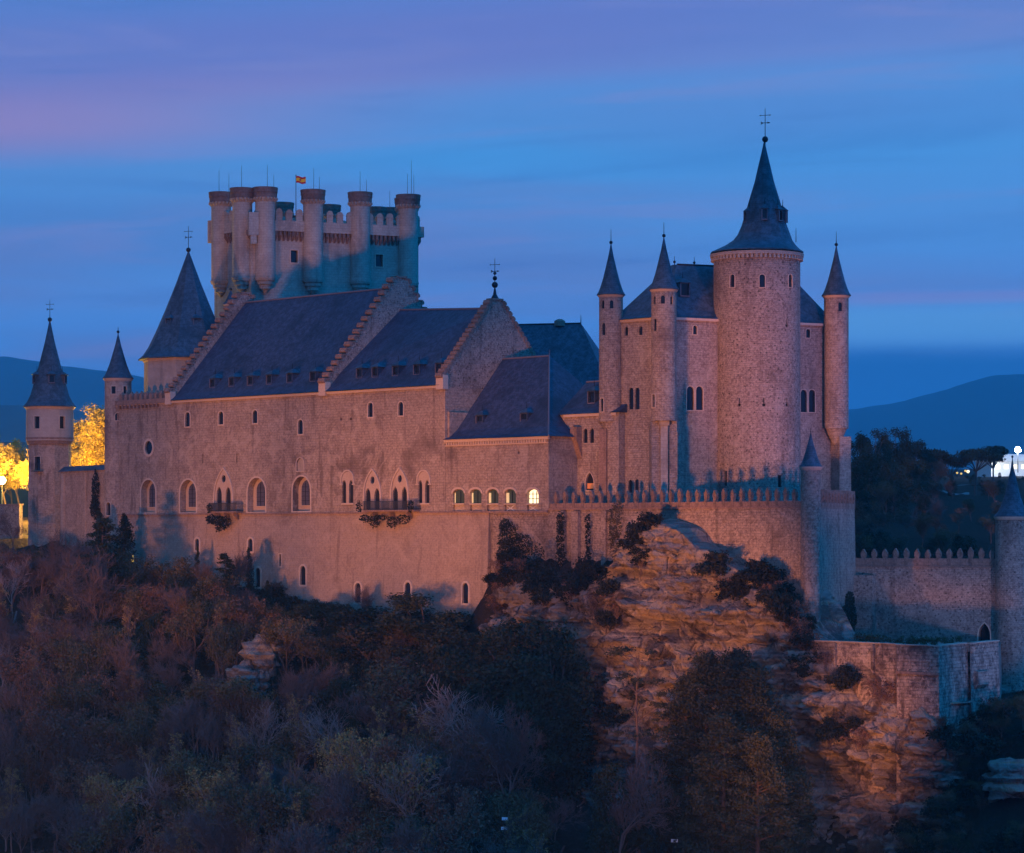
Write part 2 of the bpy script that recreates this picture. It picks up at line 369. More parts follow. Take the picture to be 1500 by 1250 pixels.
def rockmat():
    m, t, b = mat_base('cliff_rock', .95, .1)
    geo = t.node('ShaderNodeNewGeometry'); pos = geo.outputs['Position']
    mp = t.node('ShaderNodeMapping'); t.l.new(pos, mp.inputs[0]); mp.inputs['Scale'].default_value = (.06, .06, .75); mp.inputs['Rotation'].default_value = (0, math.radians(2.2), 0)
    strat = t.noise(mp.outputs[0], 1.0, 3, .5, .4)
    col = t.ramp(strat, [(.30, (.22, .17, .14)), (.38, (.38, .30, .245)), (.44, (.50, .355, .22)), (.49, (.42, .34, .28)), (.54, (.25, .19, .155)), (.60, (.39, .31, .255)), (.70, (.31, .25, .205))])
    n1 = t.noise(pos, 1.1, 8, .72); n2 = t.noise(pos, .23, 6, .65, .8); n3 = t.noise(pos, 4.0, 5, .75)
    col = t.mix(t.math('MULTIPLY', t.smooth(n1, .52, .68), .55), col, (.17, .13, .10, 1))
    col = t.mix(t.math('MULTIPLY', t.smooth(n2, .51, .60), .85), col, (.085, .062, .052, 1))
    col = t.mix(t.math('MULTIPLY', t.smooth(n3, .5, .75), .45), col, (.55, .42, .32, 1))
    t.put(b.inputs['Base Color'], col)
    vo = t.node('ShaderNodeTexVoronoi', feature='DISTANCE_TO_EDGE'); t.l.new(pos, vo.inputs['Vector']); vo.inputs['Scale'].default_value = .45
    h = t.math('ADD', t.math('ADD', t.math('MULTIPLY', n1, 1.5), t.math('MULTIPLY', n3, .6)), t.math('ADD', t.math('MULTIPLY', strat, .9), t.math('MULTIPLY', t.smooth(vo.outputs[0], 0, .10), .55)))
    bump(t, b, h, 1.0, .7)
    return m
M['rock'] = rockmat()
def groundmat():
    m, t, b = mat_base('undergrowth_soil', .97, .05)
    geo = t.node('ShaderNodeNewGeometry'); pos = geo.outputs['Position']
    n1 = t.noise(pos, .25, 7, .7); n2 = t.noise(pos, 2.0, 6, .75)
    col = t.mix(n1, (.028, .024, .015, 1), (.070, .045, .032, 1))
    col = t.mix(t.smooth(n2, .5, .75), col, (.085, .065, .045, 1))
    t.put(b.inputs['Base Color'], col); bump(t, b, t.math('ADD', n1, n2), 1, .6)
    return m
M['ground'] = groundmat()
M['mount'] = plain('mountain_scrub', (.035, .040, .040), 1.0, 0, .3)
M['path'] = plain('path_gravel', (.20, .18, .16), .9)
M['pave'] = plain('paving', (.25, .21, .17), .9)

# ------------------------------------------------------------------ building helpers
FH = Frame.px(155, 361.4, 805, 300.0)
def outline(w, h, kind, n=9):
    """(x, z) outline from the sill, counter-clockwise, centred on x"""
    r = w/2
    if kind == 'rect': return [(-r, 0), (r, 0), (r, h), (-r, h)]
    if kind == 'oval': return [(r*math.cos(2*PI*i/20), h/2+h/2*math.sin(2*PI*i/20)) for i in range(20)]
    pts = [(-r, 0), (r, 0)]
    if kind == 'round':
        k = min(h-r, h); 
        for i in range(n+1):
            a = PI*i/n; pts.append((r*math.cos(a), k+r*math.sin(a)))
    if kind == 'seg':
        k = h-r*.55
        for i in range(n+1):
            a = PI*i/n; pts.append((r*math.cos(a), k+r*.55*math.sin(a)))
    if kind == 'point':
        R = 2.0*w*.62; hh = math.sqrt(R*R-(R-r)**2); k = h-hh
        m = n//2+1; a1 = math.acos((R-r)/R)
        for i in range(m+1): a = a1*i/m; pts.append((r-R+R*math.cos(a), k+R*math.sin(a)))
        for i in range(m-1, -1, -1): a = a1*i/m; pts.append((-(r-R+R*math.cos(a)), k+R*math.sin(a)))
    return pts
def ring(mb, F, s, z, w, h, kind, t, u0, u1, open_bottom=False):
    o = outline(w, h, kind); g = outline(w+2*t, h+(t if open_bottom else 2*t), kind)
    if not open_bottom: g = [(x, y-t) for x, y in g]
    n = len(o); vs = []
    for u in (u0, u1):
        for pts in (o, g): vs += [F.W(s+x, u, z+y) for x, y in pts]
    fs = []
    for i in range(n):
        j = (i+1) % n
        if open_bottom and i == 0: continue
        fs += [(i, j, n+j, n+i), (2*n+i, 3*n+i, 3*n+j, 2*n+j), (n+i, n+j, 3*n+j, 3*n+i), (i, 2*n+i, 2*n+j, j)]
    mb.add(vs, fs)
class Bld:
    """collects cutters and panes for a building"""
    def __init__(s, root): s.root = root; s.cut = MB(); s.jobs = []
    def win(s, F, px, yt, yb, wpx, kind='round', depth=.5, mat='glass', frame=.0, name='window', framemat='frame', mull=None, wm=None, label=None, sill=False, u=0):
        sc, zt = F.hit(px, yt, u); _, zb = F.hit(px, yb, u)
        if depth < .9 and ((wpx and wpx <= 12 and kind != 'rect') or (wm and wm < .7)): depth = min(depth, .24)
        if wm is None: s0, _ = F.hit(px-wpx/2, yt, u); s1, _ = F.hit(px+wpx/2, yt, u); wd = s1-s0; sc = (s0+s1)/2
        else: wd = wm
        h = zt-zb; o = outline(wd, h, kind)
        s.cut.sz(F, [(sc+x, zb+y) for x, y in o], u-.6, u+depth)
        s.jobs.append((F, sc, zb, wd, h, kind, depth, mat, frame, name, framemat, mull, label, sill, u))
        return sc, zb, wd, h
    def finish(s):
        for (F, sc, zb, wd, h, kind, depth, mat, frame, name, framemat, mull, label, sill, u) in s.jobs:
            m = MB(); m.sz(F, [(sc+x*.99, zb+.01+y*.99) for x, y in outline(wd, h, kind)], u+depth-.06, u+depth-.02)
            o = m.build(name, M[mat], s.root)
            if label: o['label'] = label
            if frame:
                r = MB(); ring(r, F, sc, zb, wd, h, kind, frame, u-.07, u+.05)
                if sill: r.box(F, sc-wd/2-frame*1.1, sc+wd/2+frame*1.1, u-.16, u+.0, zb-frame*.9, zb-.02)
                r.build(name+'_frame', M[framemat], o)
            if mull:
                r = MB(); nx, nz = mull
                for i in range(1, nx): x = sc-wd/2+wd*i/nx; r.box(F, x-.04, x+.04, u+depth-.12, u+depth-.05, zb, zb+h*.86 if kind != 'rect' else zb+h)
                for k in range(1, nz): z = zb+h*k/nz; r.box(F, sc-wd/2+.02, sc+wd/2-.02, u+depth-.115, u+depth-.055, z-.03, z+.03)
                r.build('window_bars', M['iron'], o)
def finial(root, x, y, z, h, br=.3, cross=True, name='finial', extra=0):
    m = MB(); m.tube((x, y, z-.3), (x, y, z+h), .055, .03, 6)
    m.ball((x, y, z+br*1.1), br)
    for k in range(extra): m.ball((x, y, z+br*2.2+.55+k*.75), br*(.62-.12*k))
    if cross:
        d = Vector((.93, -.37, 0))
        zc = z+h*.80; m.tube(Vector((x, y, zc))-d*.55, Vector((x, y, zc))+d*.55, .03, .03, 5)
        m.ball(Vector((x, y, zc))+d*.58, .07, 6); m.ball(Vector((x, y, zc))-d*.58, .07, 6)
        zc = z+h*.58
        m.tube(Vector((x, y, zc))-d*.5, Vector((x, y, zc))+d*.5, .035, .035, 5)
        m.tube(Vector((x, y, zc-.12))-d*.5, Vector((x, y, zc))-d*.2, .05, .02, 5); m.tube(Vector((x, y, zc+.12))-d*.5, Vector((x, y, zc))-d*.2, .05, .02, 5)
        m.tube(Vector((x, y, zc))+d*.3, Vector((x, y, zc+.0))+d*.62, .11, .01, 5)
    return m.build(name, M['iron'], root)
def dormer(root, F, s, z, w=1.15, h=1.35, u=0.0, deep=2.2, mat='slate', e=.22):
    """box dormer: front plane at depth u of frame F"""
    b = MB(); b.box(F, s-w/2, s+w/2, u, u+deep, z, z+h)
    c = MB(); c.box(F, s-w/2+.13, s+w/2-.13, u-.3, u+.25, z+.15, z+h-.12)
    o = b.build('dormer', M[mat], root, cutters=c)
    p = MB(); p.box(F, s-w/2+.14, s+w/2-.14, u+.19, u+.23, z+.16, z+h-.13); p.build('dormer_window', M['glass'], o)
    fr = MB(); fr.box(F, s-w/2+.04, s+w/2-.04, u-.05, u-.003, z+.04, z+.15); fr.box(F, s-w/2+.03, s-w/2+.13, u-.045, u-.003, z+.152, z+h-.1)
    fr.build('dormer_sill', M['lead'], o)
    r = MB(); zt = z+h+.003
    q = [F.W(s-w/2-e, u-e, zt), F.W(s+w/2+e, u-e, zt), F.W(s+w/2+e, u+deep, zt), F.W(s-w/2-e, u+deep, zt)]
    t = [F.W(s-.08, u+.5, zt+.55), F.W(s+.08, u+.5, zt+.55), F.W(s+.08, u+deep, zt+.55), F.W(s-.08, u+deep, zt+.55)]
    r.prism(q, t); r.build('dormer_roof', M['slate2'], o)
    k = MB(); k.tube(F.W(s, u+.5, zt+.5), F.W(s, u+.5, zt+1.25), .045, .02, 5); k.build('dormer_spike', M['iron'], o)
def cone_profile(c, z0, z1, R, prof):
    return [(c[0]+(c2[0]-c[0] if False else 0), c[1], z0+(z1-z0)*h, max(R*k, .02), 32) for (h, k) in prof]
BELL = [(0, 1.0), (.012, 1.0), (.05, .90), (.12, .76), (.22, .63), (.35, .50), (.5, .37), (.7, .22), (.88, .08), (1, .015)]
CONE = [(0, 1.0), (.01, 1.0), (.06, .88), (.15, .75), (.3, .58), (.5, .40), (.75, .19), (1, .02)]

# ------------------------------------------------------------------ terrain
def sstep(a, b, x):
    t = min(1, max(0, (x-a)/(b-a))); return t*t*(3-2*t)
def lerp(a, b, t): return a+(b-a)*t
def interp(x, pts):
    if x <= pts[0][0]: return pts[0][1]
    for (a, b), (c, d) in zip(pts, pts[1:]):
        if x <= c: return b+(d-b)*(x-a)/(c-a)
    return pts[-1][1]
def terrain(x, y):
    s, u = FH.su(x, y); d = -u
    nz = noise.noise(Vector((x*.05, y*.05, 3)))*1.6+noise.noise(Vector((x*.2, y*.2, 9)))*.4
    # plateau and country behind the castle
    far = interp(y, [(0, -3), (300, -3), (400, -1), (500, 5), (800, 16), (1500, 34), (2500, 58), (5000, 90), (9000, 140), (20000, 200)])
    far += 26*sstep(1200, 2600, y)*sstep(.02, -.14, x/max(y, 1))
    left = sstep(5, -25, s)*sstep(14, 34, u)*(1-sstep(500, 560, y)); plate = lerp(far, 2.0, left)
    rgt = sstep(36, 52, x)*sstep(262, 300, y)
    hill = interp(y, [(285, -17), (300, -15), (350, -7), (400, 0), (450, 5), (500, 7), (600, 11), (800, 17)])
    if y < 800: plate = lerp(plate, hill, max(sstep(30, 60, x)*sstep(250, 285, y), sstep(118, 123, s)))
    if 250 < y < 345: plate = lerp(plate, hill, sstep(-3.2, -1.6, x-(30.7+(y-272.4)*.37)))
    # front slope
    hb = interp(s, [(-40, -3), (0, -4.5), (40, -7.5), (60, -11.5), (75, -14), (80, -14)])
    fl = hb-.80*max(d, 0); fl = max(fl, -44-.12*max(0, d-45))
    foot = interp(s, [(75, -26), (118, -30), (130, -36), (175, -38)])
    fr = lerp(-3, foot, sstep(0, 8, d)) if s < 120 else lerp(-19, foot, sstep(-2, 11, d))
    fr = fr-.42*max(0, d-9)
    front = lerp(fl, fr, sstep(68, 80, s))
    k = sstep(-4, -1, d)
    if s > 120: k = sstep(-14, -2, d)
    h = lerp(plate, front, k)
    # valley floor and the camera's own hill
    camhill = -1.9-.205*max(0, y-3) if y > 0 else -1.9-.02*y
    val = -62+3*math.sin(x*.01)
    h = lerp(h, val, sstep(185, 120, y) if y > 0 else 1)
    if y < 330: h = max(h, camhill) if y < 240 else h
    if y < 0: h = camhill
    amp = 1 if (d > 3 or y > 420) else 0
    return h+nz*amp*(.8 if y > 200 else .0)
def axis(n, lim, c, fine):
    out = []
    for i in range(n+1):
        t = -1+2*i/n; out.append(c+fine*t+(lim-fine)*math.copysign(abs(t)**5, t))
    return out
def build_ground():
    xs = axis(150, 12000, 0, 110); ys = [v for v in axis(220, 12000, 300, 160)]
    vs = [(x, y, terrain(x, y)) for y in ys for x in xs]; n = len(xs)
    fs = [(j*n+i, j*n+i+1, (j+1)*n+i+1, (j+1)*n+i) for j in range(len(ys)-1) for i in range(n-1)]
    m = MB(); m.add(vs, fs); o = m.build('ground', M['ground'], smooth=60); tag(o, kind='structure')
build_ground()
def mountain(name, Y, pts, depth, mat='mount'):
    """ridge line given where it stands; slopes run down towards the viewer and away"""
    vs = []; n = 260; rows = 26
    x0, x1 = pts[0][0], pts[-1][0]
    for j in range(rows+1):
        f = j/rows; k = math.sin(min(1, f/.5)*PI/2) if f < .5 else math.cos((f-.5)/.5*PI/2)
        for i in range(n+1):
            px = x0+(x1-x0)*i/n; x = (px-CX)/FPX*Y
            top = (HY-interp(px, pts))/FPX*Y
            y = Y+(f-.5)*depth
            nn = noise.fractal(Vector((x*.0012, y*.0012, Y*.01)), .9, 2.0, 6)
            z = 40+(top-40)*k*(1+.10*nn*(1-.6*k))+nn*14
            vs.append((x, y, z))
    fs = [(j*(n+1)+i, j*(n+1)+i+1, (j+1)*(n+1)+i+1, (j+1)*(n+1)+i) for j in range(rows) for i in range(n)]
    m = MB(); m.add(vs, fs); o = m.build(name, M[mat], smooth=60); return tag(o, kind='structure')
mountain('mountain', 7600, [(-900, 560), (-300, 540), (0, 524), (60, 527), (130, 537), (200, 548), (400, 590), (700, 640), (1000, 680), (1200, 700)], 3000)
mountain('hills', 4300, [(-900, 600), (-200, 590), (0, 592), (120, 602), (260, 640), (500, 680), (900, 700)], 1500)
mountain('mountain', 8300, [(800, 640), (1100, 610), (1245, 600), (1300, 592), (1380, 578), (1450, 560), (1520, 548), (1700, 530), (2400, 560)], 3000)

# ------------------------------------------------------------------ cliff
CP = [(700, 312, -16), (727, 305.5, -14.5), (739, 302.3, -6), (770, 299, -5), (805, 295.5, -6.3), (850, 291.5, -6.5), (890, 289, -4.6), (925, 286, .4), (975, 282.5, .8), (1010, 280, -.6),
      (1055, 277.5, -3.2), (1110, 274.5, -4.9), (1145, 272, -6.8), (1170, 270, -9.6), (1192, 268.3, -12.4), (1230, 265.2, -14.2), (1262, 263, -17.5), (1290, 261, -15.8), (1325, 258.6, -18.6), (1350, 256.8, -16.8), (1375, 255, -19.0),
      (1415, 260.5, -20), (1455, 266.5, -19.5), (1475, 280, -17), (1530, 300, -15)]
def cliff_path(t):
    k = min(int(t), len(CP)-2); f = t-k; a, b = CP[k], CP[k+1]
    pa = P(a[0], 0, a[1]); pb = P(b[0], 0, b[1]); return pa.x+(pb.x-pa.x)*f, pa.y+(pb.y-pa.y)*f, a[2]+(b[2]-a[2])*f, a[0]+(b[0]-a[0])*f
NT_ = len(CP)-1
def cliff_pt(t, v):
    """v: 0 at the top edge, 1 at the bottom (z = -42); negative v runs inwards over the top"""
    x, y, zt, px = cliff_path(t)
    e = .9; x0, y0, *_ = cliff_path(max(0, t-e)); x1, y1, *_ = cliff_path(min(NT_-1e-6, t+e))
    a = Vector((x1-x0, y1-y0)).normalized(); n = Vector((a.y, -a.x))
    zt = zt+noise.noise(Vector((px*.03, 0, 5)))*.9
    if v < 0:
        q = -v; off = -7*q*1.0; z = zt+.5*q+noise.noise(Vector((x*.4, y*.4, q*3)))*.4
        return Vector((x+n.x*off, y+n.y*off, z)), n
    z = zt+(-46-zt)*v; dd = zt-z
    off = .25+lerp(.145, .07, sstep(1130, 1260, px))*dd+.9*(1-math.exp(-dd/1.2))
    zz = z+.045*x+1.0*noise.noise(Vector((x*.07, y*.07, 0)))
    def saw(per, amp, ph):
        q = ((zz+ph)/per) % 1.0
        return amp*(q**1.6 if q < .8 else (.8**1.6)*(1-(q-.8)/.2))*1.3
    led = saw(4.6, 1.9, 1.0)+saw(1.5, .5, .4)+saw(11, 1.4, 4)
    fade = min(1, dd/2.5)
    p3 = Vector((x*.16, y*.16, z*.22)); big = noise.fractal(p3, .8, 2.1, 5)
    fine = noise.fractal(Vector((x*.75, y*.75, z*1.1)), .7, 2.2, 4)
    ridg = abs(noise.noise(Vector((x*.33, y*.33, z*.12))))
    blk_ = noise.cell(Vector((x*.38+fine*.6, y*.38, zz*.62)))-.5; blk2 = noise.cell(Vector((x*.95+fine*.5, y*.95+3, zz*1.3)))-.5
    off += fade*(led*(.7+.8*noise.noise(Vector((x*.09, y*.09, 7)))) + big*1.1 - ridg*1.5 + blk_*.9+blk2*.5) + fine*.85*min(1, .3+dd)
    return Vector((x+n.x*off, y+n.y*off, z+fine*.25)), n
def build_cliff():
    vs = []; nt, nv, ni = 430, 170, 8
    rows = [-(ni-k)/ni for k in range(ni)]+[(k/nv)**1.05 for k in range(nv+1)]
    for v in rows:
        for i in range(nt+1): vs.append(cliff_pt(min(NT_-1e-6, NT_*i/nt), v)[0])
    n = nt+1; fs = [(j*n+i, (j+1)*n+i, (j+1)*n+i+1, j*n+i+1) for j in range(len(rows)-1) for i in range(nt)]
    m = MB(); m.add(vs, fs); o = m.build('cliff', M['rock'], smooth=50); tag(o, kind='structure')
build_cliff()
def t_of_px(px):
    for k in range(NT_):
        if CP[k][0] <= px <= CP[k+1][0]: return k+(px-CP[k][0])/(CP[k+1][0]-CP[k][0])
    return 0 if px < CP[0][0] else NT_-1e-4
def cliff_at(px, py):
    """point of the cliff face seen near picture position px, py"""
    best = None
    for dt in range(-10, 11):
        t = min(NT_-1e-4, max(0, t_of_px(px)+dt*.16))
        for k in range(0, 61):
            p, n = cliff_pt(t, k/60)
            qx = CX+p.x/p.y*FPX; qy = HY-p.z/p.y*FPX; e = (qx-px)**2+(qy-py)**2
            if best is None or e < best[0]: best = (e, p, n)
    return best[1], best[2]
def outcrop(cx, cy, z, rx, ry, rz, seed, label=None):
    m = MB(); n, k = 40, 24; vs = []
    for j in range(k+1):
        th = PI*j/k
        for i in range(n):
            a = 2*PI*i/n; d = Vector((math.sin(th)*math.cos(a), math.sin(th)*math.sin(a), math.cos(th)))
            q = 1+.35*noise.fractal(d*1.6+Vector((seed, 0, 0)), .8, 2, 5)+.10*math.sin(d.z*14)
            vs.append((cx+d.x*rx*q, cy+d.y*ry*q, z+d.z*rz*q))
    fs = [(j*n+i, (j+1)*n+i, (j+1)*n+(i+1) % n, j*n+(i+1) % n) for j in range(k) for i in range(n)]
    m.add(vs, fs); return tag(m.build('rock_outcrop', M['rock'], smooth=50, loc=(cx, cy, z-rz)), label, 'rock')

# ------------------------------------------------------------------ great hall (long palace range)
ZE = 17.15; ZS = 2.2
s_end = FH.hit(652, 560)[0]; sB = FH.hit(476, 570)[0]; sA = FH.hit(250, 585)[0]; s_ch = FH.hit(803, 700)[0]; s_low = FH.hit(716, 800)[0]
S0 = FH.hit(160, 700)[0]
hall = thing('palace_building', 'long pinkish stone palace range with slate roofs, stepped gables and a row of arched windows', 'castle building', FH.W(35, 4, -6))
B = Bld(hall)
U1 = 12.2; U2 = 8.5
wm = MB(); wm.plan([FH.W(S0, 0, 0).xy, FH.W(s_end, 0, 0).xy, FH.W(s_end, 2*U2, 0).xy, FH.W(sB, 2*U1, 0).xy, FH.W(S0, 2*U1, 0).xy], ZS+.1, ZE)
NI = []
def big_arch(px0, px1, yt, yb, label=None):
    c = (px0+px1)/2
    r_ = B.win(FH, c, yt, yb+6, px1-px0, 'round', .95, 'niche', .22, name='window_niche'); sc, zb, wd, h = r_
    NI.append((sc+wd*.06, zb+h*.17, wd*.66, h*.73)); return r_
big_arch(207, 228, 703, 745); big_arch(264, 287.5, 703, 745); big_arch(363, 389, 700, 744); big_arch(429, 454.5, 698, 743)
for (px, a, b) in ((275, 604, 625), (324, 603, 622), (374, 601, 620), (440.5, 615, 636), (543, 590, 611), (587.5, 589, 609)):
    B.win(FH, px, a, b, 7, 'round', .6, 'glass', .16)
B.win(FH, 218, 646, 666, 11, 'oval', .6, 'glass', .32)
B.win(FH, 440, 671, 690, 11, 'round', .45, 'plaster', .10)
for px in (297, 347): B.win(FH, px, 665, 679, 1.6, 'rect', .4, 'dark')
for px in (500, 514): B.win(FH, px, 612, 616, 3, 'rect', .4, 'dark')
GP = []
def gothic(px, yt, yb, half, tall):
    """two lancets under one pointed moulding with a small rosette opening"""
    q = 6.6 if tall else 5
    lt = yt+(26 if tall else 13)
    ct_ = MB()
    for dx in (-q, q):
        sc, zz, wd, h = B.win(FH, px+dx, lt, yb, 7.6 if tall else 6.0, 'point', .75, 'dark', 0); ct_.sz(FH, [(sc+x, zz+y) for x, y in outline(wd, h, 'point')], -.3, .3)
    if tall:
        sc, zz, wd, h = B.win(FH, px, yt+9, yt+20, 6.0, 'oval', .45, 'glass', 0); ct_.sz(FH, [(sc+x, zz+y) for x, y in outline(wd, h, 'oval')], -.3, .3)
    sc, zt = FH.hit(px, yt+1); _, zb = FH.hit(px, yb+.4); s0, _ = FH.hit(px-half+1, yt); s1, _ = FH.hit(px+half-1, yt)
    GP.append(('point' if tall else 'round', (s0+s1)/2, zb, s1-s0, zt-zb, ct_))
    sc, zt = FH.hit(px, yt); _, zb = FH.hit(px, yb); s0, _ = FH.hit(px-half, yt); s1, _ = FH.hit(px+half, yt)
    r = MB()
    if tall:
        ring(r, FH, (s0+s1)/2, zb, s1-s0, zt-zb, 'point', .22, -.16, -.0, True)
    else:
        zm = zb+(zt-zb)*.60; ring(r, FH, (s0+s1)/2, zm, s1-s0, zt-zm, 'round', .16, -.14, 0, True)
        for (a_, b_) in ((s0-.35, s0+.2), (s1-.2, s1+.35)): q = MB(); q.box(FH, a_, b_, -.14, 0, zm-.16, zm-.003); q.build('arch_bracket', M['frame'], hall)
        q = MB(); q.box(FH, s0, s1, -.14, 0, zb-.2, zb-.03); q.build('window_sill', M['frame'], hall)
    r.build('pointed_arch_moulding' if tall else 'round_arch_moulding', M['frame'], hall)
gothic(328, 687, 750, 13, True); gothic(546, 689, 747, 11.5, True); gothic(586, 687, 747, 12, True)
gothic(509.5, 690, 737, 8.5, False); gothic(621, 690, 737, 8.5, False)
wm.build('wall', M['hall'], hall, cutters=B.cut); B.finish()
for (sc, zb_, wd, h) in NI:
    q = MB(); q.sz(FH, [(sc+x, zb_+y) for x, y in outline(wd, h, 'round')], .80, .885); o = q.build('window', M['leaded'], hall)
    q = MB(); ring(q, FH, sc, zb_, wd, h, 'round', .09, .72, .885); q.build('window_frame', M['frame'], o)
    q = MB()
    for k in (1, 2): q.box(FH, sc-wd/2+wd*k/3-.03, sc-wd/2+wd*k/3+.03, .76, .797, zb_, zb_+h*.9)
    for k in range(1, 5): q.box(FH, sc-wd/2+.02, sc+wd/2-.02, .765, .795, zb_+h*k/5.5-.025, zb_+h*k/5.5+.025)
    q.build('window_bars', M['iron'], o)
for (o_, sc, zb_, wd, h, ctt) in GP:
    q = MB(); q.sz(FH, [(sc+x, zb_+y) for x, y in outline(wd, h, o_)], -.05, -.004); q.build('tracery_panel', M['niche'], hall, cutters=ctt)
# cornice, string course
m = MB(); m.box(FH, S0, s_end+.15, -.28, -.003, ZE-.32, ZE-.03); m.build('cornice', M['frame'], hall)
m = MB(); m.box(FH, S0-.1, s_ch+.05, -.22, -.003, ZS-.12, ZS+.1); m.build('string_course', M['cop'], hall)
# lower wall, slightly battered
BL = Bld(hall)
m = MB(); bt = .8
def low_pt(s, u, z): return FH.W(s, u, z)
zb = -16
m.prism([FH.W(S0, -bt*1.2, zb), FH.W(s_low+.4, -bt*1.2, zb), FH.W(s_low+.9, 6, zb), FH.W(S0, 6, zb)], [FH.W(S0, 0, ZS-.12), FH.W(s_low, 0, ZS-.12), FH.W(s_low, 6, ZS-.12), FH.W(S0, 6, ZS-.12)])
def bat_u(py, px):
    _, z = FH.hit(px, py); return -bt*1.2*(ZS-z)/(ZS+16)
for (px, a, b, wd, k) in ((289, 789, 806, 6, 'round'), (367, 789, 808, 7, 'round'), (378, 832, 860, 7, 'round'), (411, 812, 830, 3.5, 'rect'), (444, 829, 857, 8, 'round'), (524.5, 854, 883, 8.5, 'round'), (597.5, 853, 883, 8.5, 'round'), (682, 854, 884, 8.5, 'round')):
    u = bat_u((a+b)/2, px); BL.win(FH, px, a, b, wd, k, .8, 'glass', .24 if k == 'round' else .12, u=u)
BL.win(FH, 193.5, 812, 838, 6, 'round', .35, 'amber', .14, u=bat_u(825, 193), label='amber lit arched window in the lower wall', mull=(2, 4))
m.build('lower_wall', M['low'], hall, cutters=BL.cut); BL.finish()
# roofs
def roof_profile(u_r, z_r, fl=1.0):
    z0 = ZE+.02; pts = [(-.55, z0), (-.1, z0+.28*fl), (.7, z0+.95*fl)]
    k0 = 1.9; zz = z0+2.25*fl; pts += [(k0, zz), (u_r, z_r)]; return pts
def gable_roof(name, sL, uL, zL, sR, uR, zR, mat='slate'):
    PL = roof_profile(uL, zL); PR = roof_profile(uR, zR)
    PL = PL+[(2*uL-u, z) for u, z in PL[-2::-1]]; PR = PR+[(2*uR-u, z) for u, z in PR[-2::-1]]
    m = MB(); m.prism([FH.W(sL, u, z) for u, z in PL], [FH.W(sR, u, z) for u, z in PR]); o = m.build(name, M[mat], hall)
    k = MB(); k.tube(FH.W(sL, uL, zL+.02), FH.W(sR, uR, zR+.02), .13, .13, 6); k.build('ridge_cap', M['lead'], o)
    return o
zr1L = FH.hit(361, 441, U1)[1]; zr1R = FH.hit(560, 426, U1)[1]; ZR1 = (zr1L+zr1R)/2
zr2L = FH.hit(580, 455, U1)[1]; zr2R = FH.hit(716, 453, U2)[1]
print('ridge', zr1L, zr1R, zr2L, zr2R)
gable_roof('roof', sA+.5, U1, ZR1, sB-.45, U1, ZR1)
gable_roof('roof', sB+.45, U1-.2, zr2L, s_end-.5, U2, zr2R)
def stepped_gable(s, uR, zR, th, apex=1.0, n=17):
    """thick stepped gable wall: (u,z) outline with steps, plus a stone ball on each front step"""
    z0 = ZE-.3; zt = zR+apex; u0 = -.45
    m = MB(); low = [(u0, z0), (2*uR-u0, z0)]
    def slope(sgn):
        pts = []
        for i in range(n):
            f0 = i/n; f1 = (i+1)/n
            # bell-cast: steeper as it rises
            zz = lambda f: z0+1.1+(zt-z0-1.1)*(f**1.06)
            ua = u0+(uR-.7-u0)*f0; ub = u0+(uR-.7-u0)*f1
            pts += [(ua, zz(f1)), (ub, zz(f1))]
        return pts
    a = slope(1); prof = [(u0, z0)]+a+[(2*uR-u, z) for u, z in a[::-1]]+[(2*uR-u0, z0)]
    # build as strips so faces stay convex
    for i in range(n):
        (ua, z), (ub, _) = a[2*i], a[2*i+1]
        m.uz(FH, [(ua, z0), (ub, z0), (ub, z), (ua, z)], s-th/2, s+th/2)
        m.uz(FH, [(2*uR-ub, z0), (2*uR-ua, z0), (2*uR-ua, z), (2*uR-ub, z)], s-th/2, s+th/2)
    m.uz(FH, [(uR-.7, z0), (uR+.7, z0), (uR+.7, zt+.15), (uR-.7, zt+.15)], s-th/2, s+th/2)
    o = m.build('gable_wall', M['rubble'], hall)
    c = MB()
    for i in range(n):
        (ua, z), (ub, _) = a[2*i], a[2*i+1]; w = ub-ua
        for sg in (0, 1):
            u = ua if sg == 0 else 2*uR-ub
            c.box(FH, s-th/2-.12, s+th/2+.12, u-.14, u+w+.02, z+.003, z+.16)
            # rounded roll at the front of the step
            uu = (ua-.02) if sg == 0 else (2*uR-ua+.02)
            c.tube(FH.W(s-th/2-.10, uu, z-.20), FH.W(s+th/2+.10, uu, z-.20), .27, .27, 8)
    c.box(FH, s-th/2-.15, s+th/2+.15, uR-.85, uR+.85, zt+.152, zt+.38)
    c.build('step_coping', M['cop'], o)
    b = MB(); b.box(FH, s-th/2-.15, s+th/2+.15, -.5, .35, ZE-.5, ZE+1.2); b.build('kneeler', M['frame'], o)
    return zt
stepped_gable(sA, U1, ZR1, .9); stepped_gable(sB, U1, ZR1, 1.0, 1.0); ztC = stepped_gable(s_end-.45, U2, zr2R, .95, .8, 17)
pf = FH.W(s_end-.45, U2, ztC+.38)
m = MB(); m.loft([(pf.x, pf.y, pf.z, .5, 12), (pf.x, pf.y, pf.z+.5, .22, 12), (pf.x, pf.y, pf.z+1.1, .12, 12), (pf.x, pf.y, pf.z+1.4, .05, 12)])
for dz, r in ((1.65, .38), (2.45, .28), (3.05, .2)): m.ball((pf.x, pf.y, pf.z+dz), r)
m.build('finial_base', M['iron'], hall); finial(hall, pf.x, pf.y, pf.z+1.2, 3.6, .01)
def roof_z(u, u_r, z_r):
    p = roof_profile(u_r, z_r); return interp(u, p)
for px in (311, 339, 366, 394, 424, 458):
    s_, _ = FH.hit(px, 560, 1.2); dormer(hall, FH, s_, roof_z(1.2, U1, ZR1)-.15, u=1.2)
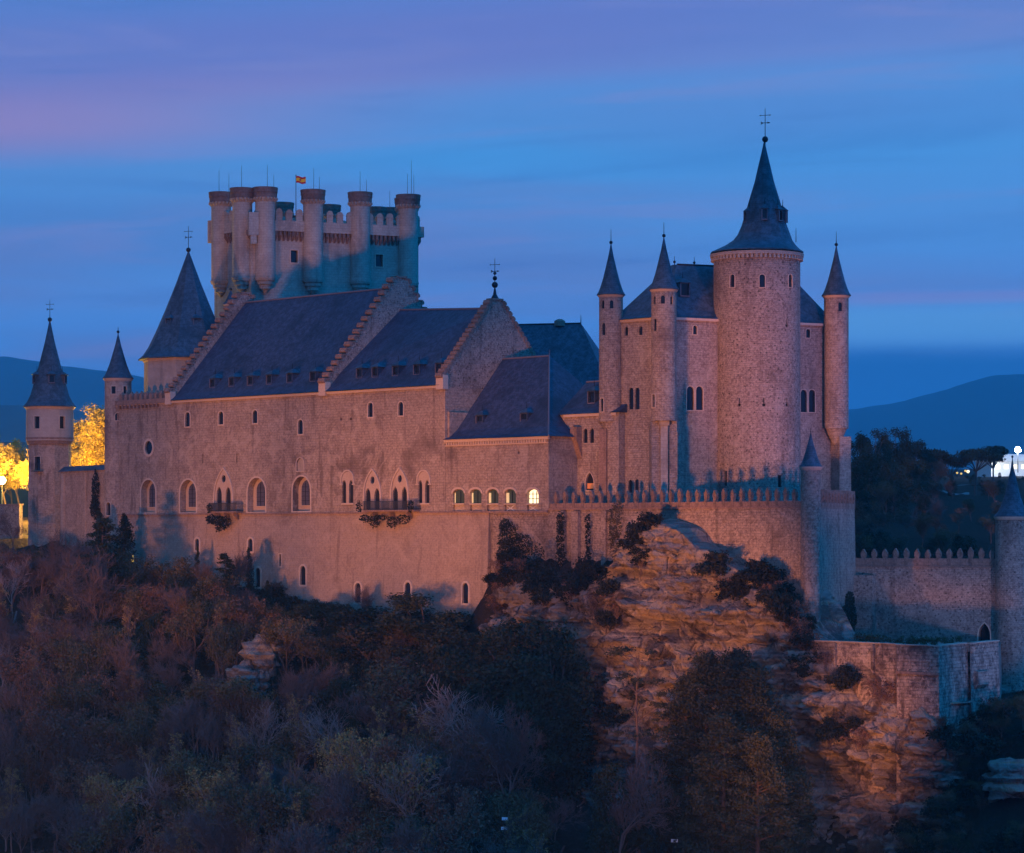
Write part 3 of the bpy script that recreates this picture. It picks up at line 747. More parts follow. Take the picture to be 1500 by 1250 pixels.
for px in (526, 549, 579, 610, 642):
    s_, _ = FH.hit(px, 545, 1.25); dormer(hall, FH, s_, roof_z(1.25, U1, zr2L)-.15, u=1.25)
# battlements of the little platform left of the first gable
for i in range(9):
    s_ = S0+3.0+i*1.12
    m = MB(); m.box(FH, s_-.26, s_+.26, -.30, .25, ZE+.05, ZE+1.15); m.prism([FH.W(s_-.26, -.30, ZE+1.15), FH.W(s_+.26, -.30, ZE+1.15), FH.W(s_+.26, .25, ZE+1.15), FH.W(s_-.26, .25, ZE+1.15)], [FH.W(s_-.03, -.05, ZE+1.55), FH.W(s_+.03, -.05, ZE+1.55), FH.W(s_+.03, 0, ZE+1.55), FH.W(s_-.03, 0, ZE+1.55)])
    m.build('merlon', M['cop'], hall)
m = MB(); m.box(FH, S0, sA-.5, -.42, .2, ZE-.25, ZE+.42)
for i in range(12): s_ = S0+1.8+i*.85; m.box(FH, s_-.14, s_+.14, -.40, 0, ZE-.75, ZE-.25)
m.build('parapet', M['cop'], hall)
# balconies
def balcony(px0, px1, yb, proj=1.2):
    s0, z = FH.hit(px0, yb, -proj); s1, _ = FH.hit(px1, yb, -proj); z = ZS+.12
    b = MB(); b.box(FH, s0, s1, -proj, -.225, z, z+.18)
    for k in range(3): s_ = s0+(s1-s0)*(k+.5)/3; b.uz(FH, [(-.225, z-.9), (-.225, z-.003), (-proj+.1, z-.003), (-proj+.15, z-.2)], s_-.15, s_+.15)
    o = b.build('balcony', M['cop'], hall)
    r = MB(); n = int((s1-s0)/.15)
    for i in range(n+1): s_ = s0+.05+(s1-s0-.1)*i/n; r.tube(FH.W(s_, -proj+.06, z+.18), FH.W(s_, -proj+.06, z+1.25), .04, .04, 4)
    for e in (s0+.05, s1-.05):
        for i in range(6): u = -.1-(proj-.16)*i/5; r.tube(FH.W(e, u, z+.18), FH.W(e, u, z+1.25), .022, .022, 4)
    for zz in (z+1.25, z+.3):
        r.tube(FH.W(s0+.05, -proj+.06, zz), FH.W(s1-.05, -proj+.06, zz), .035, .035, 4)
        for e in (s0+.05, s1-.05): r.tube(FH.W(e, -proj+.06, zz), FH.W(e, 0, zz), .035, .035, 4)
    r.build('railing', M['iron'], o)
balcony(306, 346, 752); balcony(531, 606, 752)

# ------------------------------------------------------------------ chapel range with five gallery windows
ZC = 10.7
chap = thing('gallery_building', 'lower stone range with hipped slate roof and five arched windows, the last brightly lit', 'castle building', FH.W(s_ch-8, 3, -2))
B = Bld(chap)
m = MB(); m.box(FH, s_end-.05, s_ch, .06, 16, ZS+.1, ZC)
m.box(FH, s_end+.003, s_end+.3, .4, 8, ZC+.003, 14.0)
gl = []
for i, px in enumerate((672, 697, 722, 747.5, 780.5)):
    B.win(FH, px, 717, 737.5, 16.5, 'seg', .42, 'lit' if i == 4 else 'greenglass', 0, u=.06, mull=(2, 1) if i < 4 else (3, 3), label='brightly lit gallery window with pale yellow glass' if i == 4 else None)
    B.win(FH, px, 739.0, 750, 16.5, 'rect', .35, 'ashlar', 0, u=.06, name='balustrade_panel')
for px, py in ((760, 663),): B.win(FH, px, py-2, py+2, 2.4, 'rect', .3, 'dark', u=.06)
m.build('wall', M['hall'], chap, cutters=B.cut); B.finish()
# warm curtains in gallery windows, arch mouldings, balustrade tracery
for i, px in enumerate((672, 697, 722, 747.5)):
    s0, z0 = FH.hit(px-5.2, 737.5, .4); s1, z1 = FH.hit(px-5.2+(1.2+i*1.0), 721, .4)
    q = MB(); q.box(FH, s0, s1, .33, .355, z0+.05, z1-.1); q.build('lit_curtain', M['litdim'], chap)
for i, px in enumerate((672, 697, 722, 747.5, 780.5)):
    q = MB(); s0, zt = FH.hit(px-8.25, 716.5, .06); s1, _ = FH.hit(px+8.25, 716.5, .06); _, zb_ = FH.hit(px, 723, .06)
    ring(q, FH, (s0+s1)/2, zb_, s1-s0, zt-zb_, 'seg', .22, -.04, .058, True)
    q.build('window_moulding', M['frame'], chap); q = MB(); _, za = FH.hit(px, 738.5, .06); q.box(FH, s0-.06, s1+.06, -.05, .058, za-.07, za+.07)
    q.build('window_sill', M['frame'], chap)
for i, px in enumerate((672, 697, 722, 747.5, 780.5)):
    q = MB(); sc, z0 = FH.hit(px, 749.5, .3); _, z1 = FH.hit(px, 739.5, .3); hw = .62
    q.tube(FH.W(sc-hw, .34, z0+.1), FH.W(sc+hw, .34, z1-.1), .05, .05, 4); q.tube(FH.W(sc-hw, .34, z1-.1), FH.W(sc+hw, .34, z0+.1), .05, .05, 4)
    q.build('balustrade_tracery', M['whitewall' if i > 2 else 'frame'], chap)
# under the string course the wall goes on down to the rock
m = MB(); m.box(FH, s_low-.5, s_ch, .25, 8, -16, ZS-.12); m.build('base_wall', M['terrace'], chap)
m = MB(); n = int((s_ch-s_end)/.42)
for i in range(n): s_ = s_end+.3+i*.42; m.box(FH, s_, s_+.2, -.16, .057, ZC-.66, ZC-.32)
m.box(FH, s_end, s_ch+.2, -.22, .057, ZC-.317, ZC-.02); m.box(FH, s_end, s_ch+.05, -.06, .057, ZC-.80, ZC-.663)
m.build('cornice', M['frame'], chap)
Uc = 9.0; s_r1, _ = FH.hit(737, 526, Uc); s_r2, zc2 = FH.hit(805, 522, Uc); _, zc1 = FH.hit(737, 526, Uc)
def hip(F, s0, s1, u0, u1, z0, sr0, sr1, ur, zr, e=.5, fl=True):
    """bell-cast hipped roof"""
    m = MB(); rings = []
    for f, g in ((0, 0), (.10, .035), (.22, .12), (.34, .25), (1, 1)) if fl else ((0, 0), (1, 1)):
        zc = z0+(zr-z0)*g
        a0 = (s0-e)+(sr0-(s0-e))*f; a1 = (s1+e)+(sr1-(s1+e))*f; b0 = (u0-e)+(ur-.03-(u0-e))*f; b1 = (u1+e)+(ur+.03-(u1+e))*f
        rings.append([F.W(a0, b0, zc), F.W(a1, b0, zc), F.W(a1, b1, zc), F.W(a0, b1, zc)])
    vs = [p for r in rings for p in r]; fs = [(3, 2, 1, 0), tuple(range(len(vs)-4, len(vs)))]
    for k in range(len(rings)-1):
        for i in range(4): fs.append((4*k+i, 4*k+(i+1) % 4, 4*k+4+(i+1) % 4, 4*k+4+i))
    return m.add(vs, fs), rings
print('chapel ridge', s_r1, s_r2, s_end, s_ch, zc1, zc2)
ZCR = (zc1+zc2)/2
m, rg = hip(FH, s_end+.5, s_ch, .06, 2*Uc-.06, ZC, s_r1, s_r2, Uc, ZCR)
ro = m.build('roof', M['slate'], chap)
k = MB(); k.tube(FH.W(s_r1, Uc, ZCR+.03), FH.W(s_r2, Uc, ZCR+.03), .12, .12, 6)
for a, b in zip([r[1] for r in rg], [r[1] for r in rg][1:]): k.tube(a+Vector((0, 0, .04)), b+Vector((0, 0, .04)), .10, .10, 6)
k.tube(FH.W(s_r2, Uc, ZCR), FH.W(s_r2, Uc, ZCR+.8), .05, .02, 5); k.build('ridge_cap', M['lead'], ro)
for px, py in ((704, 627), (769, 624)):
    u = 2.3
    for it in range(1): s_, z_ = FH.hit(px-2, py, u)
    dormer(chap, FH, s_, z_, 1.2, 1.5, u=u, deep=2.4)

# ------------------------------------------------------------------ link building right of the chapel
link = thing('link_building', 'narrow stone link with pointed doorway and slate roof between gallery range and square tower', 'castle building', FH.W(s_ch+3, 6, 0))
B = Bld(link); UL = 4.7
ZL = (HY-607)/FPX*303.5
m = MB(); m.box(FH, s_ch-6, s_ch+6.5, UL, 14, -1, ZL)
B.win(FH, 864, 692, 718, 12, 'point', .7, 'dark', .12, name='door', u=UL); B.win(FH, 857.5, 628, 649, 6, 'round', .5, 'glass', .0, u=UL); B.win(FH, 867, 628, 649, 6, 'round', .5, 'glass', 0, u=UL)
m.build('wall', M['block'], link, cutters=B.cut); B.finish()
s0, z0 = FH.hit(859.5, 716, UL); s1, z1 = FH.hit(870, 708, UL); q = MB(); q.box(FH, s0, s1, UL+.10, UL+.165, z0, z1); q.build('lit_door_panel', M['doorlit'], link)
m = MB(); zl2 = (HY-559)/FPX*308
m.uz(FH, [(UL-.4, ZL+.02), (UL+.8, ZL+.75), (UL+4.8, zl2), (UL+8.9, ZL+.02)], s_ch-3.2, s_ch+6.8); ro = m.build('roof', M['slate'], link)
m = MB(); m.box(FH, s_ch-2, s_ch+6.3, UL-.28, UL-.003, ZL-.3, ZL-.0); m.build('cornice', M['frame'], link)
k = MB(); k.tube(FH.W(s_ch-3.2, UL+4.8, zl2), FH.W(s_ch+6.8, UL+4.8, zl2), .12, .12, 6); k.build('ridge_cap', M['lead'], ro)
s_, z_ = FH.hit(866, 592, UL+1.4); dormer(link, FH, s_, z_, 1.2, 1.5, u=UL+1.4, deep=2.6)
# small oriel at the join
m = MB(); s_, z_ = FH.hit(848, 672, UL); m.uz(FH, [(UL-.003, z_), (UL-.9, z_+2.2), (UL-.9, z_+3.6), (UL-.003, z_+3.6)], s_-.5, s_+.5); m.build('corbel_bracket', M['cop'], link)

# ------------------------------------------------------------------ rear range, only its roof shows
FR2 = Frame.px(735, 336, 905, 332)
rear = thing('rear_building', 'rear range of the castle with broad hipped slate roof, showing above the gallery roof', 'castle building', FR2.W(9, 5, 0))
_, zrr = FR2.hit(800, 475, 7); _, zre = FR2.hit(800, 590, 0)
m = MB(); m.box(FR2, -6, 15.0, 0, 14, -2, zre); m.build('wall', M['block'], rear)
m, rg = hip(FR2, -6, 15.0, 0, 14, zre, -4, FR2.hit(851, 476, 7)[0], 7, zrr); ro = m.build('roof', M['slate2'], rear)
a = FR2.hit(820, 475, 7); m = MB(); m.loft([(*FR2.W(a[0], 7, 0).xy, zrr-.3, .75, 12), (*FR2.W(a[0], 7, 0).xy, zrr+.35, .7, 12), (*FR2.W(a[0], 7, 0).xy, zrr+.6, .3, 12)]); m.build('roof_vent', M['cop'], rear)
p = rg[-1][1]; k = MB(); k.tube(p, p+Vector((0, 0, 1.1)), .07, .02, 6); k.tube(rg[-1][0], rg[-1][1], .11, .11, 6); k.build('ridge_cap', M['iron'], ro)

# ------------------------------------------------------------------ square tower block with corner turrets
cL = P(895, 0, 301); c0 = P(973, 0, 295.5); cR = P(1225, 0, 306.0); cB = cL+(cR-c0)
FL = Frame((cL.x, cL.y), (c0.x-cL.x, c0.y-cL.y)); FR = Frame((c0.x, c0.y), (cR.x-c0.x, cR.y-c0.y))
ZB = 23.75
blk = thing('square_tower', 'tall square stone tower with slate hipped roof and slim cone-roofed turrets at its corners', 'castle tower', (c0.x+3, c0.y+3, -1))
B = Bld(blk)
m = MB(); m.plan([c0.xy, cR.xy, cB.xy, cL.xy], -2, ZB)
for px, a, b, wd in ((924.5, 568, 600, 6.5), (933.5, 568, 600, 6.5), (917.5, 479, 492, 5), (938.5, 478, 491, 5), (923, 703, 722, 6), (932.5, 702, 722, 6)):
    B.win(FL, px, a, b, wd, 'round', .55, 'glass', 0)
for px, a, b, wd in ((1011, 566, 601, 10.5), (1024.5, 566, 601, 10.5), (1018, 477, 490, 6), (1183.5, 482, 495, 6), (1177, 571, 604, 9), (1189, 571, 604, 9)):
    B.win(FR, px, a, b, wd, 'round', .5, 'glass', .10 if wd > 7 else .08)
m.build('wall', M['block'], blk, cutters=B.cut); B.finish()
m = MB(); m.box(FL, 0, (c0-cL).length, -.25, -.003, ZB-.28, ZB+.0); m.build('cornice', M['frame'], blk)
m = MB(); m.box(FR, 0.3, (cR-c0).length, -.25, -.003, ZB-.28, ZB+.0); m.build('cornice', M['frame'], blk)
# steep hipped roof
r1 = P(988, 391, 303.5); r2 = P(1148, 392, 308.5); cen = (c0+cR+cB+cL)/4
def outw(p, e): v = Vector((p.x-cen.x, p.y-cen.y)); return Vector((p.x, p.y))+v.normalized()*e
eave = [outw(c0, .6), outw(cR, .6), outw(cB, .6), outw(cL, .6)]
top = [r1+Vector((.3, -.3, 0)), r2+Vector((0, -.3, 0)), r2+Vector((0, .3, 0)), r1+Vector((-.3, .3, 0))]
zr = (r1.z+r2.z)/2; rings = []
for f, g in ((0, 0), (.10, .05), (.22, .15), (1, 1)): rings.append([Vector((e.x+(t.x-e.x)*f, e.y+(t.y-e.y)*f, ZB+.02+(zr-ZB)*g)) for e, t in zip(eave, top)])
vs = [p for r in rings for p in r]; fs = [(3, 2, 1, 0), tuple(range(len(vs)-4, len(vs)))]
for k in range(3):
    for i in range(4): fs.append((4*k+i, 4*k+(i+1) % 4, 4*k+4+(i+1) % 4, 4*k+4+i))
m = MB(); m.add(vs, fs); ro = m.build('roof', M['slate2'], blk)
k = MB(); k.tube(rings[-1][0], rings[-1][1], .12, .12, 6)
for q in (r1, P(1017, 391, 304.5)): k.ball((q.x, q.y, zr+.35), .16); k.tube((q.x, q.y, zr), (q.x, q.y, zr+1.0), .05, .02, 5)
k.build('ridge_cap', M['iron'], ro)
s_, z_ = FR.hit(1003.5, 435, 2.2); dormer(blk, FR, s_, z_, 1.3, 1.6, u=2.2, deep=3, mat='slate2')
def turret(root, px, Y, rpx, y_eave, y_apex, y_bot, mat, name='turret', wins=(), corb=True, rodh=1.6, cone=CONE, rect=(), rband=True):
    c = P(px, 0, Y); R = rpx/FPX*Y; zt = (HY-y_eave)/FPX*Y; za = (HY-y_apex)/FPX*Y; zb = (HY-y_bot)/FPX*Y
    BB = Bld(root); m = MB()
    rr = []
    if corb: rr += [(c.x, c.y, zb-2.2, R*.25, 32), (c.x, c.y, zb-1.1, R*.7, 32), (c.x, c.y, zb-.5, R*.85, 32), (c.x, c.y, zb-.48, R*1.0, 32)]
    else: rr += [(c.x, c.y, zb, R, 32)]
    rr += [(c.x, c.y, zt, R, 32)]
    m.loft(rr)
    for (wx, a, b, wm_) in wins: BB.win(cyl_frame(c.x, c.y, R, wx), wx, a, b, 0, 'round', .35, 'glass', 0, wm=wm_)
    for (wx, a, b, wm_) in rect: BB.win(cyl_frame(c.x, c.y, R, wx), wx, a, b, 0, 'rect', .35, 'glass', .10, wm=wm_)
    o = m.build(name, M[mat], root, cyl=(c.x, c.y, R), smooth=40, cutters=BB.cut)
    for (F, sc, zb_, wd, h, kind, depth, mt, fr, nm, fm, mull, lb, sill, u) in BB.jobs:
        q = MB(); q.sz(F, [(sc+x*.99, zb_+.01+y*.99) for x, y in outline(wd, h, kind)], depth-.06, depth-.02); q.build('window', M[mt], o)
        if fr: q = MB(); ring(q, F, sc, zb_, wd, h, kind, fr, -.05, .1); q.build('window_frame', M['frame'], o)
    if rband:
        q = MB(); q.loft([(c.x, c.y, zt-.25, R+.02, 32), (c.x, c.y, zt-.12, R+.14, 32), (c.x, c.y, zt+.0, R+.16, 32)]); q.build('cornice', M['frame'], o, cyl=(c.x, c.y, R), smooth=40)
    q = MB(); Re = R*1.12+.12
    q.loft([(c.x, c.y, zt+.005+(za-zt)*h, max(Re*k, .03), 32) for h, k in cone]); q.build('cone_roof', M['slate2'], o, cyl=(c.x, c.y, R), smooth=50)
    q = MB(); q.tube((c.x, c.y, za-.2), (c.x, c.y, za+rodh), .05, .02, 6); q.ball((c.x, c.y, za+.12), .20); q.build('finial', M['iron'], o)
    return o, c, R
turret(blk, 895, 300.6, 17.5, 433, 357, 612, 'block', wins=((883, 440, 452, .4), (896, 440, 452, .4), (884, 473, 491, .45)), rect=((882, 584, 603, .5),))
turret(blk, 972.5, 294.6, 18.5, 425, 347, 617, 'block', corb=False, wins=((971, 433, 445, .45), (958.5, 434, 446, .35), (984, 434, 446, .35), (959.5, 467, 485, .4)), rect=((957.5, 578, 597, .5),))
turret(blk, 1225, 304.8, 18.0, 434, 360, 622, 'block', wins=((1231, 443, 456, .45),))
# buttress under the middle turret, buttress at the right corner
m = MB(); F0 = Frame((c0.x-1.45, c0.y-1.3), (1, .06)); _, zq = F0.hit(972, 617)
m.box(F0, 0, 2.8, .02, 3, -2, zq); m.build('buttress', M['block'], blk)
m = MB(); m.box(F0, .95, 1.75, -.35, .017, -2, zq-.5); m.box(F0, .8, 1.9, -.5, -.0, zq-.5, zq+.05); m.build('pilaster', M['ashlar'], blk)
m = MB(); m.box(F0, 1.95, 2.85, -.12, .015, -2, zq-1.2); m.build('pilaster', M['block'], blk)
m = MB(); F1 = Frame.px(1226, 304.3, 1246, 305.0); _, zq = F1.hit(1236, 640); m.box(F1, 0, 1.5, -.6, 2.5, -3, zq); m.build('buttress', M['block'], blk)
m = MB(); F1 = Frame.px(879, 300.5, 889, 300.0); _, zq = F1.hit(884, 628); m.box(F1, 0, .95, -.2, 2, -2, zq); m.box(F1, .95, 1.2, .3, 2, -2, zq-.8); m.build('buttress', M['cop'], blk)

# ------------------------------------------------------------------ big round tower
rt = thing('round_tower', 'massive round stone tower with bell-shaped slate spire and weather vane', 'castle tower', (P(1108.5, 0, 300).x, 300, -2))
YT = 300.4; c = P(1108.7, 0, YT); RT = 63.2/FPX*YT
B = Bld(rt); zt = (HY-379)/FPX*YT
m = MB(); m.loft([(c.x, c.y, -3, RT*1.01, 64), (c.x, c.y, zt, RT, 64)])
for px in (1073, 1116.5, 1157.5): B.win(cyl_frame(c.x, c.y, RT, px), px, 402, 421, 0, 'round', .6, 'glass', .08, wm=.62)
for px, y in ((1083, 593), (1119, 593), (1152.5, 593), (1152.5, 477)):
    Fk = cyl_frame(c.x, c.y, RT, px); B.win(Fk, px, y-10, y-2.2, 0, 'rect', .4, 'dark', 0, wm=.14, name='arrow_slit'); B.win(Fk, px, y-2, y+2.5, 0, 'oval', .4, 'dark', 0, wm=.38, name='gun_port')
for px, a, b in ((1063, 690, 712), (1142, 696, 714)): B.win(cyl_frame(c.x, c.y, RT, px), px, a, b, 0, 'rect', .5, 'dark', 0, wm=.45)
m.build('wall', M['rubble'], rt, cyl=(c.x, c.y, RT), smooth=30, cutters=B.cut); B.finish()
m = MB(); m.loft([(c.x, c.y, zt-.25, RT+.01, 64), (c.x, c.y, zt-.02, RT+.06, 64), (c.x, c.y, zt+.08, RT+.38, 64), (c.x, c.y, zt+.42, RT+.42, 64)])
for i in range(64):
    a = 2*PI*i/64; d = Vector((math.cos(a), math.sin(a))); F = Frame((c.x+d.x*(RT-.02), c.y+d.y*(RT-.02)), (-d.y, d.x)); m.box(F, -.12, .12, -.34, .1, zt-.35, zt+.07)
m.build('cornice', M['ashlar'], rt, cyl=(c.x, c.y, RT), smooth=40)
za = (HY-205)/FPX*YT; ctop = P(1120.8, 0, YT+1.0)
prof = [(371.5, 68.5, 1108.5), (370, 68.2, 1108.6), (366, 61, 1110.5), (360, 52.5, 1114), (352, 44, 1117.5), (342, 38.5, 1120.0), (328, 33, 1120.5), (312, 28.5, 1120.8), (290, 22, 1120.8), (265, 14.4, 1120.8), (240, 8.6, 1120.8), (220, 3.8, 1120.8), (205, .6, 1120.8)]
m = MB(); m.loft([(P(x, 0, YT).x, lerp(c.y, ctop.y, min(1, (x-1108.5)/12)), (HY-y)/FPX*YT, r/FPX*YT, 16) for y, r, x in prof], rot=PI/16)
ro = m.build('spire', M['slate2'], rt, smooth=18)
for px, dx, yb in ((1093, -.92, 327), (1117, -.12, 325), (1141, .62, 326), (1150.5, .93, 326)):
    ang = math.asin(dx); d = Vector((math.sin(ang), -math.cos(ang))); Rr = 32.5/FPX*YT; z_ = (HY-yb)/FPX*YT
    F = Frame((ctop.x+d.x*(Rr+.05), ctop.y+d.y*(Rr+.05)), (-d.y, d.x)); dormer(ro.parent, F, 0, z_, .74, 1.35, u=0, deep=1.3, mat='slate2', e=.09)
finial(rt, ctop.x, ctop.y, za-.2, 3.9, .36)
m = MB(); q = P(1166, 355, 299); m.tube(q, q+Vector((0, 0, 1.6)), .05, .02, 5); m.build('lightning_rod', M['iron'], rt)

# ------------------------------------------------------------------ the keep
kc = P(368, 0, 372); kr = P(613, 0, 381.5); kl = P(314, 0, 379.5); kb = kl+(kr-kc)
FK = Frame((kc.x, kc.y), (kr.x-kc.x, kr.y-kc.y)); FKL = Frame((kl.x, kl.y), (kc.x-kl.x, kc.y-kl.y)); FKR = Frame((kr.x, kr.y), (kb.x-kr.x, kb.y-kr.y)); FKB = Frame((kb.x, kb.y), (kl.x-kb.x, kl.y-kb.y))
keep = thing('keep_tower', 'broad rectangular stone keep ringed by round bartizan turrets, rising behind the palace roofs', 'castle keep', (kc.x+6, kc.y+6, 0))
ZK = (HY-352)/FPX*374; ZP0 = (HY-338)/FPX*374; ZP1 = (HY-324)/FPX*374; ZM = (HY-306)/FPX*374; ZT = 48.0
B = Bld(keep)
m = MB(); m.plan([kc.xy, kr.xy, kb.xy, kl.xy], -2, ZP0)
B.win(FK, 431, 367, 385, 10.5, 'rect', .6, 'glass', .12); B.win(FK, 555.5, 373, 391, 10.5, 'rect', .6, 'glass', .12)
m.build('wall', M['keep'], keep, cutters=B.cut); B.finish()
lenK = (kr-kc).length; lenL = (kc-kl).length
for F, L in ((FK, lenK), (FKL, lenL), (FKR, lenL), (FKB, lenK)):
    m = MB(); m.box(F, -.55, L+.55, -.60, -.15, ZP0-.15, ZP1); m.build('parapet', M['keep'], keep)
    m = MB(); n = int(L/.62)
    for i in range(n): s_ = .2+i*L/n; m.uz(F, [(-.60, ZP0-.153), (-.60, ZP0-.75), (-.003, ZP0-1.5), (-.003, ZP0-.153)], s_, s_+.30)
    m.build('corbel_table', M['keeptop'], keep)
    n = max(2, int(L/1.55))
    for i in range(n):
        s_ = .9+i*(L-1.0)/n; m = MB(); w_ = .46
        m.sz(F, [(s_+x, ZP1+.003+y) for x, y in outline(2*w_, 1.55+.2*random.random(), 'round')], -.58, -.17); m.box(F, s_-w_-.08, s_+w_+.08, -.62, -.13, ZP1+1.02, ZP1+1.12)
        m.build('merlon', M['keep'], keep)
def bartizan(x, y, R=1.40, zt=ZT, zb=None, rods=(0,)):
    zb = (HY-408)/FPX*374 if zb is None else zb; N = 32
    m = MB(); rr = [(x, y, zb-2.3, .1, N), (x, y, zb-1.7, R*.45, N), (x, y, zb-1.65, R*.62, N), (x, y, zb-1.1, R*.66, N), (x, y, zb-1.05, R*.82, N), (x, y, zb-.55, R*.86, N), (x, y, zb-.5, R*1.0, N), (x, y, zb-.1, R*1.1, N), (x, y, zb, R*1.1, N), (x, y, zb+.02, R, N), (x, y, zt-2.0, R, N)]
    m.loft(rr); o = m.build('bartizan', M['keep'], keep, cyl=(x, y, R), smooth=35)
    q = MB(); q.loft([(x, y, zt-1.45, R*1.19, N), (x, y, zt-.75, R*1.20, N), (x, y, zt-.73, R*1.25, N), (x, y, zt-.25, R*1.25, N), (x, y, zt-.23, R*1.28, N), (x, y, zt, R*1.27, N)])
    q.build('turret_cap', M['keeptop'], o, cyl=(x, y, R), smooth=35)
    q = MB(); q.loft([(x, y, zt-2.0, R*1.02, N), (x, y, zt-1.452, R*1.10, N)])
    for i in range(20):
        a = 2*PI*i/20; d = Vector((math.cos(a), math.sin(a))); F = Frame((x+d.x*R, y+d.y*R), (-d.y, d.x)); q.uz(F, [(-R*.27, zt-1.453), (-R*.27, zt-1.7), (.1, zt-2.15), (.1, zt-1.453)], -.10, .10)
    q.build('corbel_ring', M['keep'], o)
    if rods:
        q = MB()
        for (dx, h) in rods: q.tube((x+dx, y, zt-.1), (x+dx, y, zt+h), .035, .02, 5)
        q.build('lightning_rod', M['iron'], o)
def on(F, px, out=.35):
    s_, _ = F.hit(px, 300, -out); p = F.W(s_, -out, 0); return p.x, p.y
for px, rods in ((388.5, ((.3, 3.2), (1.2, 1.8))), (458.5, ((.1, 3.1), (.9, 1.9))), (527.5, ((.0, 3.0), (.9, 1.8))), (598, ((-.1, 3.0), (.45, 5.0), (.8, 2.9)))):
    x, y = on(FK, px); bartizan(x, y, rods=rods)
x, y = on(FKL, 355); bartizan(x, y, rods=((-.1, 3.2),))
x, y = on(FKL, 324, .2); bartizan(x, y, rods=((-.3, 3.2), (1.1, 2.7)))
x, y = on(FKR, 614, .1) if False else (FKR.W(3.4, -.4, 0).x, FKR.W(3.4, -.4, 0).y); bartizan(x, y, rods=())
for px_, rd in ((413, ()), (482, ()), (551, ()), (571, ((0, 2.6),)), (432, ())):
    s_, _ = FK.hit(px_, 290, 12.2 if px_ != 432 else 14); p = FK.W(s_, 12.2, 0); bartizan(p.x, p.y, R=1.4 if px_ != 432 else 1.0, zt=ZT-.4 if px_ != 432 else ZT-2.2, rods=rd)
# machicoulis box between the two corner bartizans and side bits
m = MB(); s_, z_ = FK.hit(371, 345, -.9); m.box(FK, s_-.7, s_+.7, -1.25, -.62, z_, z_+3.2); m.box(FK, s_-.4, s_+.4, -1.2, -.62, z_-1.2, z_-.003); m.build('box_machicolation', M['keep'], keep)
m = MB(); p = FKL.W(.9, -1.05, 0); F = Frame((p.x, p.y), (1, .2)); m.box(F, -.45, .4, 0, 1.2, ZP0-1.2, ZP0+1.9); m.build('box_machicolation', M['keep'], keep)
m = MB(); p = FKR.W(2.6, -1.2, 0); F = Frame((p.x, p.y), (1, .4)); m.box(F, -.5, .7, 0, 1.4, ZP0-.6, ZP0+2.4); m.build('box_machicolation', M['keep'], keep)
# little stair turret at the foot of the keep
turret(keep, 338, 366, 9.5, 446, 425, 480, 'plaster', name='stair_turret', corb=False, rodh=.3)
# flag
fx = P(433.5, 0, 376); flag = thing('flagpole', 'thin flagpole on top of the keep flying the red and yellow flag', 'flagpole', (fx.x, fx.y, ZP0))
zf = (HY-257)/FPX*376; m = MB(); m.tube((fx.x, fx.y, ZP0-.5), (fx.x, fx.y, zf), .06, .04, 8); m.ball((fx.x, fx.y, zf), .09); m.build('pole', M['iron'], flag)
def flagmat():
    m_, t, b = mat_base('flag_cloth', .8); tcn = t.node('ShaderNodeUVMap'); tcn.uv_map = 'flag'; sp = t.node('ShaderNodeSeparateXYZ'); t.l.new(tcn.outputs[0], sp.inputs[0])
    col = t.ramp(sp.outputs[1], [(0, (.50, .012, .012)), (.27, (.85, .50, .02)), (.73, (.50, .012, .012))], 'CONSTANT'); t.put(b.inputs['Base Color'], col); return m_
m = MB(); nx, nz = 16, 8; W_, H_ = 1.35, .95
for i in range(nx+1):
    for k in range(nz+1):
        t = i/nx; m.v.append((fx.x+.05+W_*t, fx.y-.15*math.sin(t*7)*t, zf-.12-H_*(1-k/nz)-.16*t+.06*math.sin(t*8)))
for i in range(nx):
    for k in range(nz): m.f.append((i*(nz+1)+k, (i+1)*(nz+1)+k, (i+1)*(nz+1)+k+1, i*(nz+1)+k+1)); m.m.append(0)
fo = m.build('flag', flagmat(), flag); uvf = fo.data.uv_layers.new(name='flag')
for p in fo.data.polygons:
    for li in p.loop_indices: vi = fo.data.loops[li].vertex_index; uvf.data[li].uv = ((vi//(nz+1))/nx, (vi % (nz+1))/nz)
q = MB(); t = .42; ex = fx.x+.05+W_*t; ey = fx.y-.15*math.sin(t*7)*t-.03; ez = zf-.12-H_*.5-.16*t+.06*math.sin(t*8)
q.prism([(ex-.12, ey, ez+.16), (ex-.12, ey, ez-.05), (ex, ey, ez-.17), (ex+.12, ey, ez-.05), (ex+.12, ey, ez+.16)], [(ex-.12, ey+.02, ez+.16), (ex-.12, ey+.02, ez-.05), (ex, ey+.02, ez-.17), (ex+.12, ey+.02, ez-.05), (ex+.12, ey+.02, ez+.16)])
q.build('shield', plain('flag_shield', (.35, .06, .03)), fo)

